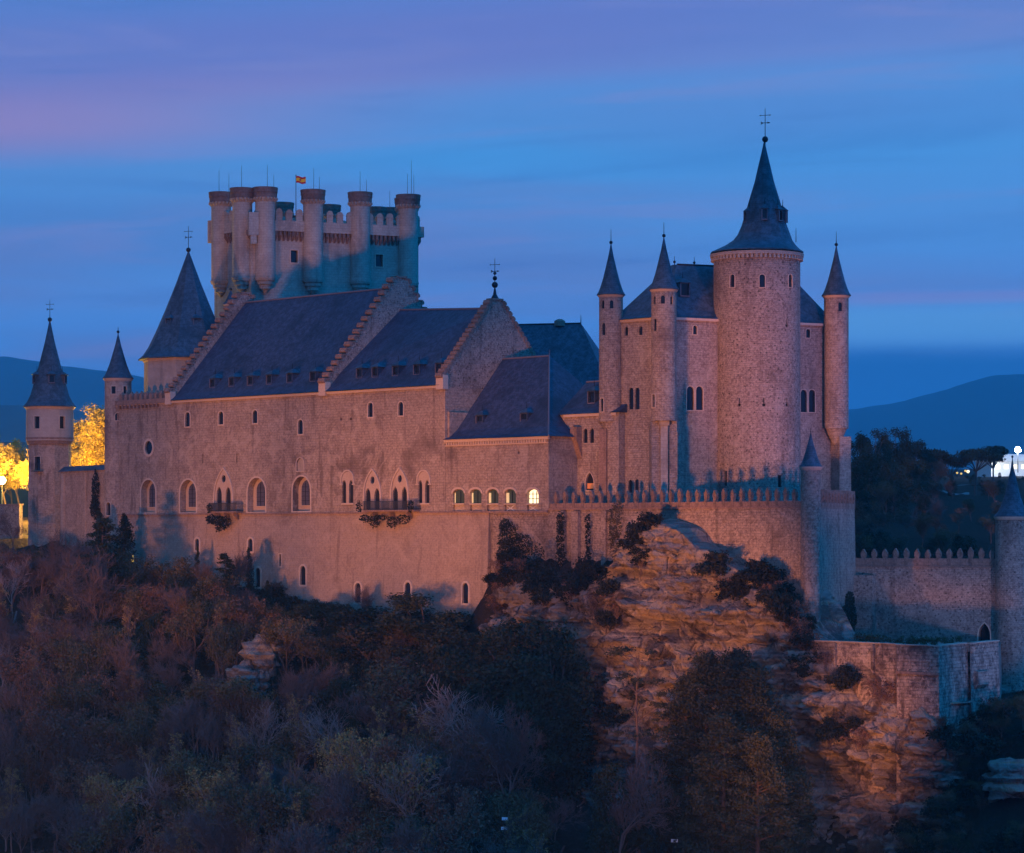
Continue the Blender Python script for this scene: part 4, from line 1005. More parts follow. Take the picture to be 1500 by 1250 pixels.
# ------------------------------------------------------------------ left side: round corner turret, cone tower, far tower, walls
ct = thing('corner_turret', 'slender round corner turret with small slate cone at the left end of the palace', 'castle tower', (P(173, 0, 361).x, 361, -4))
def solo_turret(root, px, Y, rpx, y_eave, y_apex, zb, mat, wins=(), rect=(), seg=32, rodh=1.0, Re=None, cone=CONE, rot=0, smooth=40):
    c = P(px, 0, Y); R = rpx/FPX*Y; zt = (HY-y_eave)/FPX*Y; za = (HY-y_apex)/FPX*Y
    BB = Bld(root); m = MB(); m.loft([(c.x, c.y, zb, R*1.02, seg), (c.x, c.y, zt, R, seg)], rot=rot)
    for (wx, a, b, wm_) in wins: BB.win(cyl_frame(c.x, c.y, R, wx), wx, a, b, 0, 'round', .4, 'glass', .1, wm=wm_)
    for (wx, a, b, wm_) in rect: BB.win(cyl_frame(c.x, c.y, R, wx), wx, a, b, 0, 'rect', .4, 'glass', .1, wm=wm_)
    m.build('wall', M[mat], root, cyl=(c.x, c.y, R), smooth=smooth, cutters=BB.cut); BB.finish()
    q = MB(); q.loft([(c.x, c.y, zt-.35, R+.01, seg), (c.x, c.y, zt-.15, R+.18, seg), (c.x, c.y, zt, R+.2, seg)], rot=rot); q.build('cornice', M['frame'], root, cyl=(c.x, c.y, R), smooth=smooth)
    Re = Re/FPX*Y if Re else R*1.10+.1
    q = MB(); q.loft([(c.x, c.y, zt+.005+(za-zt)*h, max(Re*k, .03), seg) for h, k in cone], rot=rot); q.build('cone_roof', M['slate2'], root, cyl=(c.x, c.y, R), smooth=30)
    return c, R, zt, za
c, R, zt, za = solo_turret(ct, 173, 361, 19.5, 555, 489, -8, 'hall', rect=((166.5, 566, 577, .6), (183, 566, 577, .5)), wins=((172.5, 605, 616, .7), (159, 736, 755, .8)))
q = MB(); q.tube((c.x, c.y, za-.2), (c.x, c.y, za+.9), .07, .03, 6); q.ball((c.x, c.y, za+.25), .2); q.build('finial', M['iron'], ct)
tw = thing('cone_roofed_tower', 'stout tower with tall faceted slate pyramid roof behind the left palace gable', 'castle tower', (P(276, 0, 362).x, 362, 0))
PYR = [(0, 1.0), (.01, 1.0), (.05, .90), (.12, .80), (.25, .66), (.45, .47), (.7, .25), (1, .01)]
c, R, zt, za = solo_turret(tw, 276, 363, 67, 528, 368, -2, 'plaster', seg=8, rot=PI/8+.25, Re=76, cone=PYR, smooth=10)
for dx, ry in ((-.60, 40.5), (.40, 43)):
    ang = math.asin(dx); d = Vector((math.sin(ang), -math.cos(ang))); Rr = 42/FPX*363; z_ = (HY-483)/FPX*363
    F = Frame((c.x+d.x*Rr, c.y+d.y*Rr), (-d.y, d.x)); dormer(tw, F, 0, z_, 1.0, 1.3, u=0, deep=1.8, mat='slate2')
finial(tw, c.x, c.y, za-.2, 3.6, .33)
ft = thing('gate_tower', 'slender tower with tall pointed slate roof standing alone at the far left of the castle', 'castle tower', (P(73, 0, 385).x, 385, -4))
c, R, zt, za = solo_turret(ft, 73, 385, 34, 597, 470, 13.0, 'plaster', seg=32, rect=((54.5, 610, 628, .85), (91, 610, 628, .85)), cone=[(0, 1.0), (.01, 1), (.06, .86), (.14, .73), (.28, .60), (.5, .40), (.75, .19), (1, .02)])
zt2 = 12.98; m = MB(); BB = Bld(ft); m.loft([(c.x, c.y, -12, R*.95, 8), (c.x, c.y, zt2, R*.93, 8)], rot=PI/8)
BB.win(cyl_frame(c.x, c.y, R*.91, 55), 55, 669, 689, 0, 'rect', .5, 'glass', .1, wm=1.0); BB.win(cyl_frame(c.x, c.y, R*.88, 101), 101, 667, 680, 0, 'rect', .5, 'glass', 0, wm=.5)
m.build('lower_wall', M['hall'], ft, cutters=BB.cut); BB.finish()
m = MB(); m.loft([(c.x, c.y, zt2-.5, R*.95, 32), (c.x, c.y, zt2+.3, R*1.03, 32), (c.x, c.y, zt2+.5, R*1.03, 32)]); m.build('band_course', M['cop'], ft)
for dx in (-.85, .28, .97):
    ang = math.asin(dx); d = Vector((math.sin(ang), -math.cos(ang))); Rr = 25/FPX*385; z_ = (HY-563)/FPX*385
    F = Frame((c.x+d.x*Rr, c.y+d.y*Rr), (-d.y, d.x)); dormer(ft, F, 0, z_, .95, 1.3, u=0, deep=1.5, mat='slate2')
finial(ft, c.x, c.y, za-.2, 3.2, .33)
m = MB(); Fb = cyl_frame(c.x, c.y, R, 55); s_, z_ = Fb.hit(55, 690); m.box(Fb, s_-.8, s_+.8, -.5, .2, z_-.1, z_); 
for i in range(9): m.tube(Fb.W(s_-.75+i*.1875, -.45, z_), Fb.W(s_-.75+i*.1875, -.45, z_+1.0), .025, .025, 4)
m.tube(Fb.W(s_-.75, -.45, z_+1), Fb.W(s_+.75, -.45, z_+1), .03, .03, 4); m.build('balcony', M['iron'], ft)
FW = Frame.px(88, 378, 156, 366); cw = thing('curtain_wall', 'plain stone wall joining the far left tower to the palace corner', 'wall', FW.W(5, 0, -6))
L = (P(156, 0, 366)-P(88, 0, 378)).length; zt = (HY-690)/FPX*372
m = MB(); m.box(FW, 0, L, 0, 1.5, -12, zt); m.build('wall', M['hall'], cw)
m = MB(); m.uz(FW, [(-.3, zt+.003), (1.8, zt+.003), (.75, zt+.75)], -.2, L); m.build('coping', M['slate2'], cw)
m = MB(); m.box(FW, 1.0, 1.5, -.3, -.003, -12, zt-.3); m.box(FW, L*.55, L*.55+.2, -.18, -.003, -12, zt-.3); m.build('pilaster', M['ashlar'], cw)
FW2 = Frame.px(-60, 398, 50, 392); cw2 = thing('courtyard_wall', 'rough stone garden wall lit yellow at the far left edge', 'wall', FW2.W(4, 0, -6))
zt = (HY-741)/FPX*396; m = MB(); m.box(FW2, 0, 11, 0, .8, -10, zt); m.build('wall', M['rubble'], cw2); m = MB(); m.box(FW2, -.1, 11.1, -.1, .9, zt+.003, zt+.25); m.build('coping', M['cop'], cw2)

# ------------------------------------------------------------------ terrace wall with battlements
def merlon(mb, F, s, u, z, w, h, d=.4):
    mb.box(F, s-w*.34, s+w*.34, u, u+d, z, z+h*.45)
    def fr(z0, w0, z1, w1): mb.prism([F.W(s-w0, u, z0), F.W(s+w0, u, z0), F.W(s+w0, u+d, z0), F.W(s-w0, u+d, z0)], [F.W(s-w1, u, z1), F.W(s+w1, u, z1), F.W(s+w1, u+d, z1), F.W(s-w1, u+d, z1)])
    fr(z+h*.45+.002, w*.34, z+h*.62, w*.5); fr(z+h*.62+.002, w*.5, z+h*.80, w*.46); fr(z+h*.80+.002, w*.40, z+h, w*.05)
tA = FH.W(s_ch+.003, .0, 0); FT = Frame((tA.x, tA.y), FH.a); tc_ = P(1190, 0, 272.4); LT = FT.su(tc_.x, tc_.y)[0]
tR = P(1252, 0, 291); FTS = Frame((tc_.x, tc_.y), (tR.x-tc_.x, tR.y-tc_.y)); LS = (tR-tc_).length
ter = thing('terrace_wall', 'high rough stone terrace wall on the cliff, topped with a long row of pointed merlons', 'wall', FT.W(LT/2, 1, -8))
ZTW = 2.35; te = FT.W(0, 14, 0)
m = MB(); m.prism([FT.W(0, 0, -16), tc_.xy.to_3d()+Vector((.3, -.5, -16)), tR.xy.to_3d()+Vector((.3, 0, -16)), FT.W(4, 16, -16)], [FT.W(0, .05, ZTW), tc_.xy.to_3d()+Vector((0, 0, ZTW)), tR.xy.to_3d()+Vector((0, 0, ZTW)), FT.W(4, 16, ZTW)])
m.build('wall', M['terrace'], ter)
m = MB(); m.box(FT, .0, LT, -.18, .5, ZTW+.003, ZTW+.22); m.build('walkway_edge', M['cop'], ter)
m = MB(); m.box(FT, .2, LT-1.5, .02, .36, ZTW+.223, ZTW+.75); m.build('parapet', M['cop'], ter)
m = MB(); m.box(FTS, .3, LS, .04, .4, ZTW+.003, ZTW+.62); m.build('parapet', M['cop'], ter)
for (a, b, pr) in ((2.1, 2.9, .5), (4.2, 5.2, .55), (8.6, 9.3, .35)): m = MB(); m.box(FT, a, b, -pr, .05, -9, ZTW-.1); m.build('buttress', M['terrace'], ter)
nm = 28
for i in range(nm):
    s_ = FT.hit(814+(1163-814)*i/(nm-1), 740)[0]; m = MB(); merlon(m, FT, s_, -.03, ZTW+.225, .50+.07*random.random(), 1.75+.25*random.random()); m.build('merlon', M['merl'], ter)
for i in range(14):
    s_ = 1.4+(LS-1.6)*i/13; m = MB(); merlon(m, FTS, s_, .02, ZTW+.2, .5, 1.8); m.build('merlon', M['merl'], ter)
# terrace end turret
tt = thing('terrace_turret', 'tiny round sentry turret with slate cone on the outer corner of the terrace wall', 'turret', (tc_.x-.1, tc_.y+.2, ZTW))
c, R, zt, za = solo_turret(tt, 1187.5, 272.6, 14.5, 684, 634, ZTW-14, 'terrace', rodh=.3, Re=17)
m = MB(); m.tube((c.x, c.y, za-.1), (c.x, c.y, za+.5), .04, .02, 5); m.build('finial', M['iron'], tt)

# ------------------------------------------------------------------ lower curtain wall, end turret, bastion
FC = Frame.px(1251, 291.5, 1464, 284.5); LC_ = (P(1464, 0, 284.5)-P(1251, 0, 291.5)).length
cur = thing('battlemented_wall', 'lower curtain wall with twelve pointed merlons and a dark arched doorway', 'wall', FC.W(LC_/2, 0, -12))
B = Bld(cur); ZW = (HY-831)/FPX*288; m = MB(); m.box(FC, 0, LC_, 0, 1.6, -16, ZW)
B.win(FC, 1442, 913, 942, 17, 'point', .8, 'dark', .16, name='doorway'); m.build('wall', M['rubble'], cur, cutters=B.cut); B.finish()
m = MB(); m.box(FC, 0, 2.5, -1.3, -.003, -16, ZW-.9); m.build('buttress', M['rubble'], cur)
m = MB(); m.box(FC, 0, LC_, -.14, 1.0, ZW+.003, ZW+.14); m.box(FC, 0, LC_, .1, .5, ZW+.143, ZW+.95); m.build('parapet', M['cop'], cur)
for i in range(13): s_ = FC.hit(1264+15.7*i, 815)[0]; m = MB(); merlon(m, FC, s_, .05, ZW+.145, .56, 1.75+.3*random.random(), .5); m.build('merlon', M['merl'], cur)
et = thing('end_turret', 'round stone turret with blue slate cone at the right end of the lower curtain wall', 'turret', (P(1483, 0, 284).x, 284, -12))
c, R, zt, za = solo_turret(et, 1483, 284, 24.5, 757, 672, -17, 'rubble', Re=26.5, cone=[(0, 1.0), (.01, 1), (.07, .82), (.18, .63), (.34, .45), (.6, .24), (.85, .08), (1, .02)])
m = MB(); m.tube((c.x, c.y, za-.1), (c.x, c.y, za+.35), .05, .03, 5); m.ball((c.x, c.y, za+.2), .13); m.build('finial', M['iron'], et)
m = MB(); m.loft([(c.x, c.y, -24, R*1.5, 20), (c.x, c.y, -14, R*1.12, 20)]); m.build('base', M['rubble'], et)
bas = thing('bastion', 'weathered projecting stone bastion with flat parapet on the edge of the cliff', 'bastion', (P(1375, 0, 262).x, 262, -20))
ZBt = -11.0
bp = [P(1190, 0, 268.6), P(1240, 0, 265.6), P(1313, 0, 260.4), P(1314, 0, 259.2), P(1375, 0, 256.0), P(1392, 0, 259.5), P(1420, 0, 263.2), P(1421, 0, 262.4), P(1462, 0, 268.6), P(1466, 0, 283), P(1255, 0, 290), P(1200, 0, 275)]
bt2 = [p.xy for p in bp]; bc = P(1330, 0, 276).xy
m = MB(); m.prism([(p+(p-bc).normalized()*.7).to_3d()+Vector((0, 0, -27)) for p in bt2], [p.to_3d()+Vector((0, 0, ZBt-.9)) for p in bt2])
B = Bld(bas); F = Frame.px(1313, 259.9, 1375, 256.3)
o = m.build('wall', M['bast'], bas)
m = MB()
for a, b in zip(bp[:9], bp[1:9]):
    F = Frame((a.x, a.y), (b.x-a.x, b.y-a.y)); m.box(F, 0, (b-a).length, -.02, .5, ZBt-.897, ZBt-.12)
m.build('parapet', M['bast'], bas)
m = MB()
for a, b in zip(bp[:9], bp[1:9]):
    F = Frame((a.x, a.y), (b.x-a.x, b.y-a.y)); m.box(F, 0, (b-a).length, -.14, .58, ZBt-.117, ZBt)
m.build('parapet_coping', M['ashlar'], bas)
F = Frame((bp[3].x, bp[3].y), (bp[4].x-bp[3].x, bp[4].y-bp[3].y)); L = (bp[4]-bp[3]).length
m = MB(); m.box(F, .1, L+.2, -.32, .02, ZBt-2.9, ZBt-2.6); m.build('ledge', M['cop'], bas)
for s_ in (.9, 2.0, 3.3):
    m = MB(); ring(m, F, s_, ZBt-2.5, .75, .85, 'rect', .07, -.06, .02); m.build('blocked_window_frame', M['cop'], bas)
for (i, s_) in ((0, 2.8), (1, 3.6)):
    F = Frame((bp[i].x, bp[i].y), (bp[i+1].x-bp[i].x, bp[i+1].y-bp[i].y)); m = MB(); m.box(F, s_, s_+.35, -.35, .0, ZBt-3.2, ZBt-.2); m.build('buttress', M['bast'], bas)
F = Frame((bp[6].x, bp[6].y), (bp[8].x-bp[6].x, bp[8].y-bp[6].y)); m = MB()
m.uz(F, [(-.9, ZBt-4.2), (.2, ZBt-5.2), (.2, ZBt-2.7), (-.9, ZBt-2.9)], .1, 2.6); m.build('corbelled_latrine', M['bast'], bas)

# ------------------------------------------------------------------ tree builders
rnd = random.Random(3)
def rdir(r=rnd):
    while True:
        v = Vector((r.uniform(-1, 1), r.uniform(-1, 1), r.uniform(-1, 1)))
        if .1 < v.length < 1: return v.normalized()
def leafcloud(mb, c, rad, n, size, r=rnd, shell=.35, flat=1.0):
    """n leaf-sized faces spread through a lumpy ellipsoid"""
    for _ in range(n):
        d = rdir(r); k = (shell+(1-shell)*r.random())*(r.random()**.12)
        p = Vector((c[0]+d.x*rad[0]*k, c[1]+d.y*rad[1]*k, c[2]+d.z*rad[2]*k))
        a = rdir(r); a.z *= flat; a.normalize(); b = a.orthogonal().normalized(); b = Matrix.Rotation(r.uniform(0, 6.28), 3, a) @ b; cc = a.cross(b)
        s = size*r.uniform(.6, 1.35); k = len(mb.v)
        mb.v += [tuple(p+b*s*.5), tuple(p+cc*s*.32), tuple(p-b*s*.5), tuple(p-cc*s*.32)]; mb.f.append((k, k+1, k+2, k+3)); mb.m.append(0)
def branches(mb, tips, p, d, L, r0, lev, maxlev, R, spread=.6, up=.25, thin=.62, sides=5, kids=(3, 4), minr=.012):
    n = 3; q = Vector(p); dd = Vector(d)
    for i in range(n):
        nd = (dd+rdir(R)*.16+Vector((0, 0, up*.15))).normalized(); q2 = q+nd*L/n
        mb.tube(q, q2, max(minr, r0*(1-.3*i/n)), max(minr, r0*(1-.3*(i+1)/n)), max(3, sides-lev), cap=False); 
        if lev < maxlev and i >= (1 if lev == 0 else 0):
            for _ in range(R.randint(*kids) if i == n-1 else R.randint(1, 2)):
                k = (nd+rdir(R)*spread*1.3); k.z += up; k.normalize()
                branches(mb, tips, q2, k, L*thin*R.uniform(.75, 1.1), max(minr, r0*.52), lev+1, maxlev, R, spread, up, thin, sides, kids, minr)
        q = q2; dd = nd
    if lev == maxlev: tips.append(Vector(q))
PROTO = {}
def local_tree(kind, seed):
    """returns list of (part name, mesh); foot at origin, nominal height given"""
    R = random.Random(seed); tr = MB(); cr = MB(); tips = []
    if kind == 'bare':
        H = 9.0; tr2 = MB(); branches(tr, tips, (0, 0, -.5), (0, 0, 1), 4.2, .17, 0, 0, R); branches(tr2, tips, (0, 0, 1.8), (R.uniform(-.1, .1), R.uniform(-.1, .1), 1), 3.0, .10, 0, 5, R, .72, .24, .70, 5, (2, 2), .011)
        parts = [('trunk', tr, 'bark'), ('branches', tr2, 'twig')]
    elif kind == 'barepale':
        H = 9.0; tr2 = MB(); branches(tr, tips, (0, 0, -.5), (.05, 0, 1), 4.5, .15, 0, 0, R); branches(tr2, tips, (0, 0, 2.6), (.1, 0, 1), 3.0, .09, 0, 4, R, .75, .2, .74, 5, (2, 2), .014)
        parts = [('trunk', tr, 'barkpale'), ('branches', tr2, 'barkpale')]
    elif kind == 'slim':
        H = 11.0; q = Vector((0, 0, -.5)); tw = MB()
        for i in range(9):
            q2 = q+Vector((R.uniform(-.12, .12), R.uniform(-.12, .12), 1.28)); tr.tube(q, q2, .10-.009*i, .10-.009*(i+1), 5, cap=False); q = q2
            if i > 2:
                for _ in range(5):
                    a = R.uniform(0, 6.28); branches(tw, tips, q-Vector((0, 0, R.uniform(0, 1.2))), Vector((math.cos(a), math.sin(a), 1.5)).normalized(), R.uniform(.9, 1.7)*(1.2-.07*i), .03, 2, 4, R, .6, .4, .7, 5, (2, 2), .012)
        for p in tips:
            if R.random() < .22: leafcloud(cr, p, (.3, .3, .3), 12, .14, R, .05)
        parts = [('trunk', tr, 'barkpale'), ('branches', tw, 'twig'), ('crown', cr, 'leaf_gold')]
    elif kind in ('gold', 'mid', 'rust'):
        H = 8.0; branches(tr, tips, (0, 0, -.5), (0, 0, 1), 3.6, .13, 0, 3, R, .6, .35, .68, 5, (2, 3), .016)
        for p in tips:
            if R.random() < .92: leafcloud(cr, p, (.8, .8, .65), 60 if kind != 'gold' else 34, .155, R, .05)
        parts = [('trunk', tr, 'bark' if kind != 'gold' else 'barkpale'), ('crown', cr, 'leaf_'+kind)]
    elif kind == 'dark':
        H = 8.0; tr.tube((0, 0, -.5), (0, 0, 5), .2, .06, 6)
        for _ in range(44):
            a = R.uniform(0, 6.28); z = R.uniform(.5, 7.3); rr = 2.0*math.sqrt(max(.05, 1-((z-3.7)/4.1)**2))*R.uniform(.45, 1)
            c = (rr*math.cos(a), rr*math.sin(a), z); tr.tube((0, 0, z*.6), c, .05, .02, 4, cap=False)
            leafcloud(cr, c, (.8*R.uniform(.6, 1.3), .8*R.uniform(.6, 1.3), .7*R.uniform(.7, 1.5)), 260, .165, R, .4)
        parts = [('trunk', tr, 'bark'), ('crown', cr, 'leaf_dark')]
    elif kind == 'cypress':
        H = 8.0; tr.tube((0, 0, -.5), (0, 0, 7), .15, .03, 6)
        for i in range(46):
            z = .5+7.3*i/46; rr = .95*math.sin(min(1, (z+.9)/8.8)**.8*PI)**.7*R.uniform(.6, 1); a = R.uniform(0, 6.28)
            leafcloud(cr, (rr*.5*math.cos(a), rr*.5*math.sin(a), z), (rr*.7+.08, rr*.7+.08, .55), 95, .17, R, .4)
        parts = [('trunk', tr, 'bark'), ('crown', cr, 'leaf_dark')]
    elif kind == 'cedar':
        H = 10.0; tr.tube((0, 0, -.5), (0, 0, 9.8), .2, .02, 6)
        for i in range(60):
            z = 1.6+8.0*i/60; L = (10.0-z)*.40*R.uniform(.6, 1.1)+.15; a = R.uniform(0, 6.28); d = Vector((math.cos(a), math.sin(a), .05)); e = Vector((0, 0, z))+d*L
            tr.tube((0, 0, z), e, .04, .015, 4, cap=False)
            for q in range(3): leafcloud(cr, Vector((0, 0, z))+d*L*(.45+.27*q)+Vector((0, 0, -.05*q)), (.55, .55, .16), 60, .17, R, .1, 2)
        parts = [('trunk', tr, 'bark'), ('crown', cr, 'leaf_dark')]
    elif kind == 'thinpine':
        H = 16.0; q = Vector((0, 0, -.5))
        for i in range(8):
            q2 = q+Vector((R.uniform(-.22, .22), R.uniform(-.2, .2), 2.05)); tr.tube(q, q2, .17-.017*i, .17-.017*(i+1), 6, cap=False); q = q2
            if i > 1:
                for _ in range(5):
                    a = R.uniform(0, 6.28); L = R.uniform(1.0, 2.6)*(1.15-.07*i); e = q+Vector((math.cos(a)*L, math.sin(a)*L, R.uniform(-.2, .5)))
                    tr.tube(q+Vector((0, 0, R.uniform(-1.2, 0))), e, .04, .015, 4, cap=False); leafcloud(cr, e, (.75, .75, .28), 55 if i < 5 else 120, .17, R, .05)
        parts = [('trunk', tr, 'bark'), ('crown', cr, 'leaf_pine')]
    elif kind == 'evergreen':
        H = 16.0; tr.tube((0, 0, -.5), (0, 0, 15), .3, .04, 7)
        for i in range(130):
            z = .6+14.8*(i/130); w_ = 2.7*(1-abs((z-5.5)/10.8)**1.9)*R.uniform(.55, 1.08); a = R.uniform(0, 6.28); e = Vector((math.cos(a)*w_, math.sin(a)*w_, z+.4))
            tr.tube((0, 0, z-.3), e, .05, .015, 4, cap=False)
            leafcloud(cr, e, (.95, .95, .45), 190, .17, R, .15); leafcloud(cr, e*.55+Vector((0, 0, z*.45)), (.8, .8, .7), 90, .17, R, .2)
        parts = [('trunk', tr, 'bark'), ('crown', cr, 'leaf_pine')]
    elif kind == 'umbrella':
        H = 13.0; q = Vector((0, 0, -.5)); q2 = Vector((.3, 0, 7)); tr.tube(q, q2, .3, .2, 7)
        for _ in range(13):
            a = R.uniform(0, 6.28); L = R.uniform(1, 4.6); e = Vector((math.cos(a)*L, math.sin(a)*L, 10.6-.10*L*L*.5+R.uniform(-.3, .6))); tr.tube(q2, e, .12, .04, 5, cap=False)
            leafcloud(cr, e, (1.9, 1.9, 1.0), 330, .42, R, .3)
        leafcloud(cr, (0, 0, 11), (4.2, 4.2, 1.2), 900, .42, R, .5)
        parts = [('trunk', tr, 'bark'), ('crown', cr, 'leaf_pine')]
    elif kind == 'yellow':
        H = 11.0; branches(tr, tips, (0, 0, -.5), (0, 0, 1), 3.8, .16, 0, 4, R, .65, .3, .72, 5, (2, 3), .02)
        for p in tips: leafcloud(cr, p, (.8, .8, .7), 30, .2, R, .05)
        parts = [('trunk', tr, 'bark'), ('crown', cr, 'leaf_ylw')]
    elif kind == 'shrub':
        H = 2.4; tr.tube((0, 0, -.6), (0, 0, 1.2), .08, .03, 5)
        for _ in range(12):
            a = R.uniform(0, 6.28); rr = R.uniform(0, 1.1); c = (rr*math.cos(a), rr*math.sin(a), R.uniform(.4, 1.8)); tr.tube((0, 0, 0), c, .03, .01, 4, cap=False)
            leafcloud(cr, c, (.65, .65, .55), 170, .20, R, .2)
        parts = [('stems', tr, 'bark'), ('foliage', cr, 'leaf_ivy')]
    elif kind == 'brownshrub':
        H = 2.4
        for _ in range(26):
            a = R.uniform(0, 6.28); rr = R.uniform(.2, 1.3); c = Vector((rr*math.cos(a), rr*math.sin(a), R.uniform(.8, 2.3))); tr.tube((0, 0, -.4), c, .03, .01, 3, cap=False)
            for _ in range(4): tr.tube(c*.7, c*.7+rdir(R)*.7+Vector((0, 0, .3)), .015, .008, 3, cap=False)
            leafcloud(cr, c, (.45, .45, .4), 28, .16, R, .1)
        parts = [('stems', tr, 'twig'), ('foliage', cr, 'leaf_rust')]
    zmax = max(v[2] for m_ in parts for v in m_[1].v); out = []
    for nm_, m_, mt in parts:
        me = bpy.data.meshes.new(nm_); me.from_pydata(m_.v, [], m_.f); me.materials.append(M[mt]); me.update(); out.append((nm_, me))
    return out, zmax
NAMES = {'slim': 'slender_tree', 'bare': 'bare_tree', 'barepale': 'bare_tree', 'gold': 'golden_tree', 'mid': 'olive_green_tree', 'rust': 'brown_leaved_tree', 'dark': 'evergreen_tree', 'cypress': 'cypress_tree', 'cedar': 'cedar_tree', 'thinpine': 'pine_tree', 'evergreen': 'pine_tree', 'umbrella': 'umbrella_pine', 'yellow': 'yellow_tree', 'shrub': 'shrub', 'brownshrub': 'dry_shrub'}
NTREE = [0]
def tree(kind, loc, h, label, group=None, wide=1.0, var=None, rotz=None, cat=None):
    v = rnd.randint(0, 3) if var is None else var
    key = (kind, v)
    if key not in PROTO: PROTO[key] = local_tree(kind, hash_(kind)+v*17)
    parts, zm = PROTO[key]
    o = thing(NAMES[kind], label, cat or ('shrub' if 'shrub' in kind else 'tree'), loc, group)
    k = h/zm; o.scale = (k*wide, k*wide, k); o.rotation_euler = (0, 0, rnd.uniform(0, 6.28) if rotz is None else rotz)
    for nm_, me in parts:
        c = bpy.data.objects.new(nm_, me); COL.objects.link(c); c.parent = o
    NTREE[0] += 1
    return o
def hash_(s): return sum(ord(c)*(i+3) for i, c in enumerate(s))
def tree_px(kind, px, ytop, Y, label, group=None, wide=1.0, ybase=None, **kw):
    x = (px-CX)/FPX*Y; zg = terrain(x, Y)
    if ybase is not None: zg = (HY-ybase)/FPX*Y
    zt = (HY-ytop)/FPX*Y
    h = max(1.2, zt-zg); return tree(kind, (x, Y, zg-.1), h, label, group, wide, **kw)

# ------------------------------------------------------------------ named trees of the slope
def slopeY(px, d):
    """depth of the point d metres out from the palace front below column px"""
    s_, _ = FH.hit(px, 800, -d); return FH.W(s_, -d, 0).y
def on_slope(kind, px, ytop, d, label, **kw): return tree_px(kind, px, ytop, slopeY(px, d), label, **kw)
on_slope('cypress', 145, 746, 4, 'dark cypress touching the palace corner, the left of the close pair', wide=1.5)
on_slope('cypress', 182, 750, 4, 'dark bushy cypress just right of its twin at the palace corner', wide=1.7)
on_slope('cypress', 289, 797, 3.5, 'small black cypress alone against the lower palace wall', wide=1.0, ybase=838)
on_slope('cypress', 364, 800, 3, 'tall dark cypress beside the upper narrow window of the lower wall', wide=1.1, ybase=880)
on_slope('cypress', 392, 848, 4, 'short pointed cypress with twin tips left of the lower wall window', wide=1.4, ybase=920)
on_slope('cedar', 330, 806, 9, 'tall layered cedar in front of the lower palace wall', wide=1.0)
on_slope('cedar', 150, 752, 15, 'dark feathery conifer rising left of the palace corner', wide=1.0)
on_slope('mid', 250, 812, 8, 'broad brownish-green tree below the left palace windows', wide=1.3)
on_slope('bare', 60, 770, 10, 'bare tree in front of the far left tower', wide=1.0)
on_slope('bare', 20, 742, 2, 'bare tree against the yellow lit garden wall', wide=.9)
on_slope('bare', 140, 800, 18, 'tall bare twin-stemmed tree below the palace corner', wide=1.0)
on_slope('bare', 300, 815, 5, 'bare twiggy tree against the lower wall right of the small cypress')
on_slope('bare', 350, 800, 5, 'bare twiggy tree behind the cedar', wide=.9)
on_slope('dark', 462, 880, 7, 'dark evergreen clump below the third lower window', wide=2.3)
on_slope('dark', 503, 880, 6.5, 'evergreen with jagged top left of the slim bare tree by the wall', wide=2.1)
on_slope('bare', 535, 852, 3, 'slim bare tree against the wall beside the fourth lower window', wide=.8)
on_slope('dark', 566, 864, 6.5, 'rounded evergreen under the fifth lower window', wide=2.3)
on_slope('dark', 626, 864, 6, 'rounded evergreen standing free against the wall, highest of its row', wide=1.8)
on_slope('dark', 679, 910, 5.5, 'low round evergreen below the rightmost lower window', wide=1.9)
on_slope('dark', 425, 893, 7, 'dark evergreen right above the rocky gap in the slope', wide=1.7)
on_slope('mid', 590, 900, 6, 'small olive-green tree between the two rounded evergreens', wide=1.2)
for i, (px, yt, d, w_) in enumerate(((742, 912, 7, 1.2), (768, 898, 9, 1.3), (798, 902, 11, 1.1), (812, 930, 12, .9), (700, 938, 9, 1.4), (735, 965, 13, 1.3), (780, 985, 14.5, 1.1), (650, 938, 9, 1.4), (800, 1020, 14, .8), (750, 1040, 17, 1.2))):
    on_slope('dark', px, yt, d, 'dense dark evergreen in the ivy-like mass at the foot of the palace corner', group='dense evergreens below the palace corner', wide=w_)
on_slope('gold', 435, 1055, 22, 'golden-leaved tree glowing in the middle of the thicket', wide=1.2)
on_slope('gold', 530, 1060, 24, 'slim golden tree right of the brightest golden one', wide=1.0)
on_slope('gold', 200, 985, 22, 'large half-bare tree with golden leaves and forked pale trunk', wide=1.2)
on_slope('gold', 190, 1125, 34, 'small golden tree low on the left slope', wide=1.2)
on_slope('gold', 570, 1095, 30, 'golden-green tree lower right of the slim golden one', wide=1.1)
on_slope('gold', 8, 1165, 38, 'small golden tree at the bottom left corner', wide=1.2)
on_slope('mid', 385, 985, 20, 'olive-green tree right of the rocky gap', wide=1.3)
on_slope('mid', 350, 1080, 28, 'olive-green tree below the rocky gap', wide=1.2)
on_slope('gold', 300, 1120, 34, 'yellow-green tree low in the left centre of the thicket', wide=1.1)
on_slope('barepale', 690, 985, 20, 'pale bare tree with spreading crown before the dark evergreens', wide=1.1)
on_slope('barepale', 620, 1080, 30, 'pale slender bare tree at lower centre', wide=.9)
on_slope('barepale', 20, 980, 26, 'pale twin-trunked bare tree at the left edge', wide=.9)
on_slope('bare', 740, 1000, 24, 'tall bare tree with a long bending stem before the dark evergreens', wide=.8)
on_slope('rust', 600, 960, 12, 'brown-leaved tree below the rounded evergreens', wide=1.2)
on_slope('mid', 560, 960, 16, 'olive-brown tree in the centre of the slope', wide=1.3)
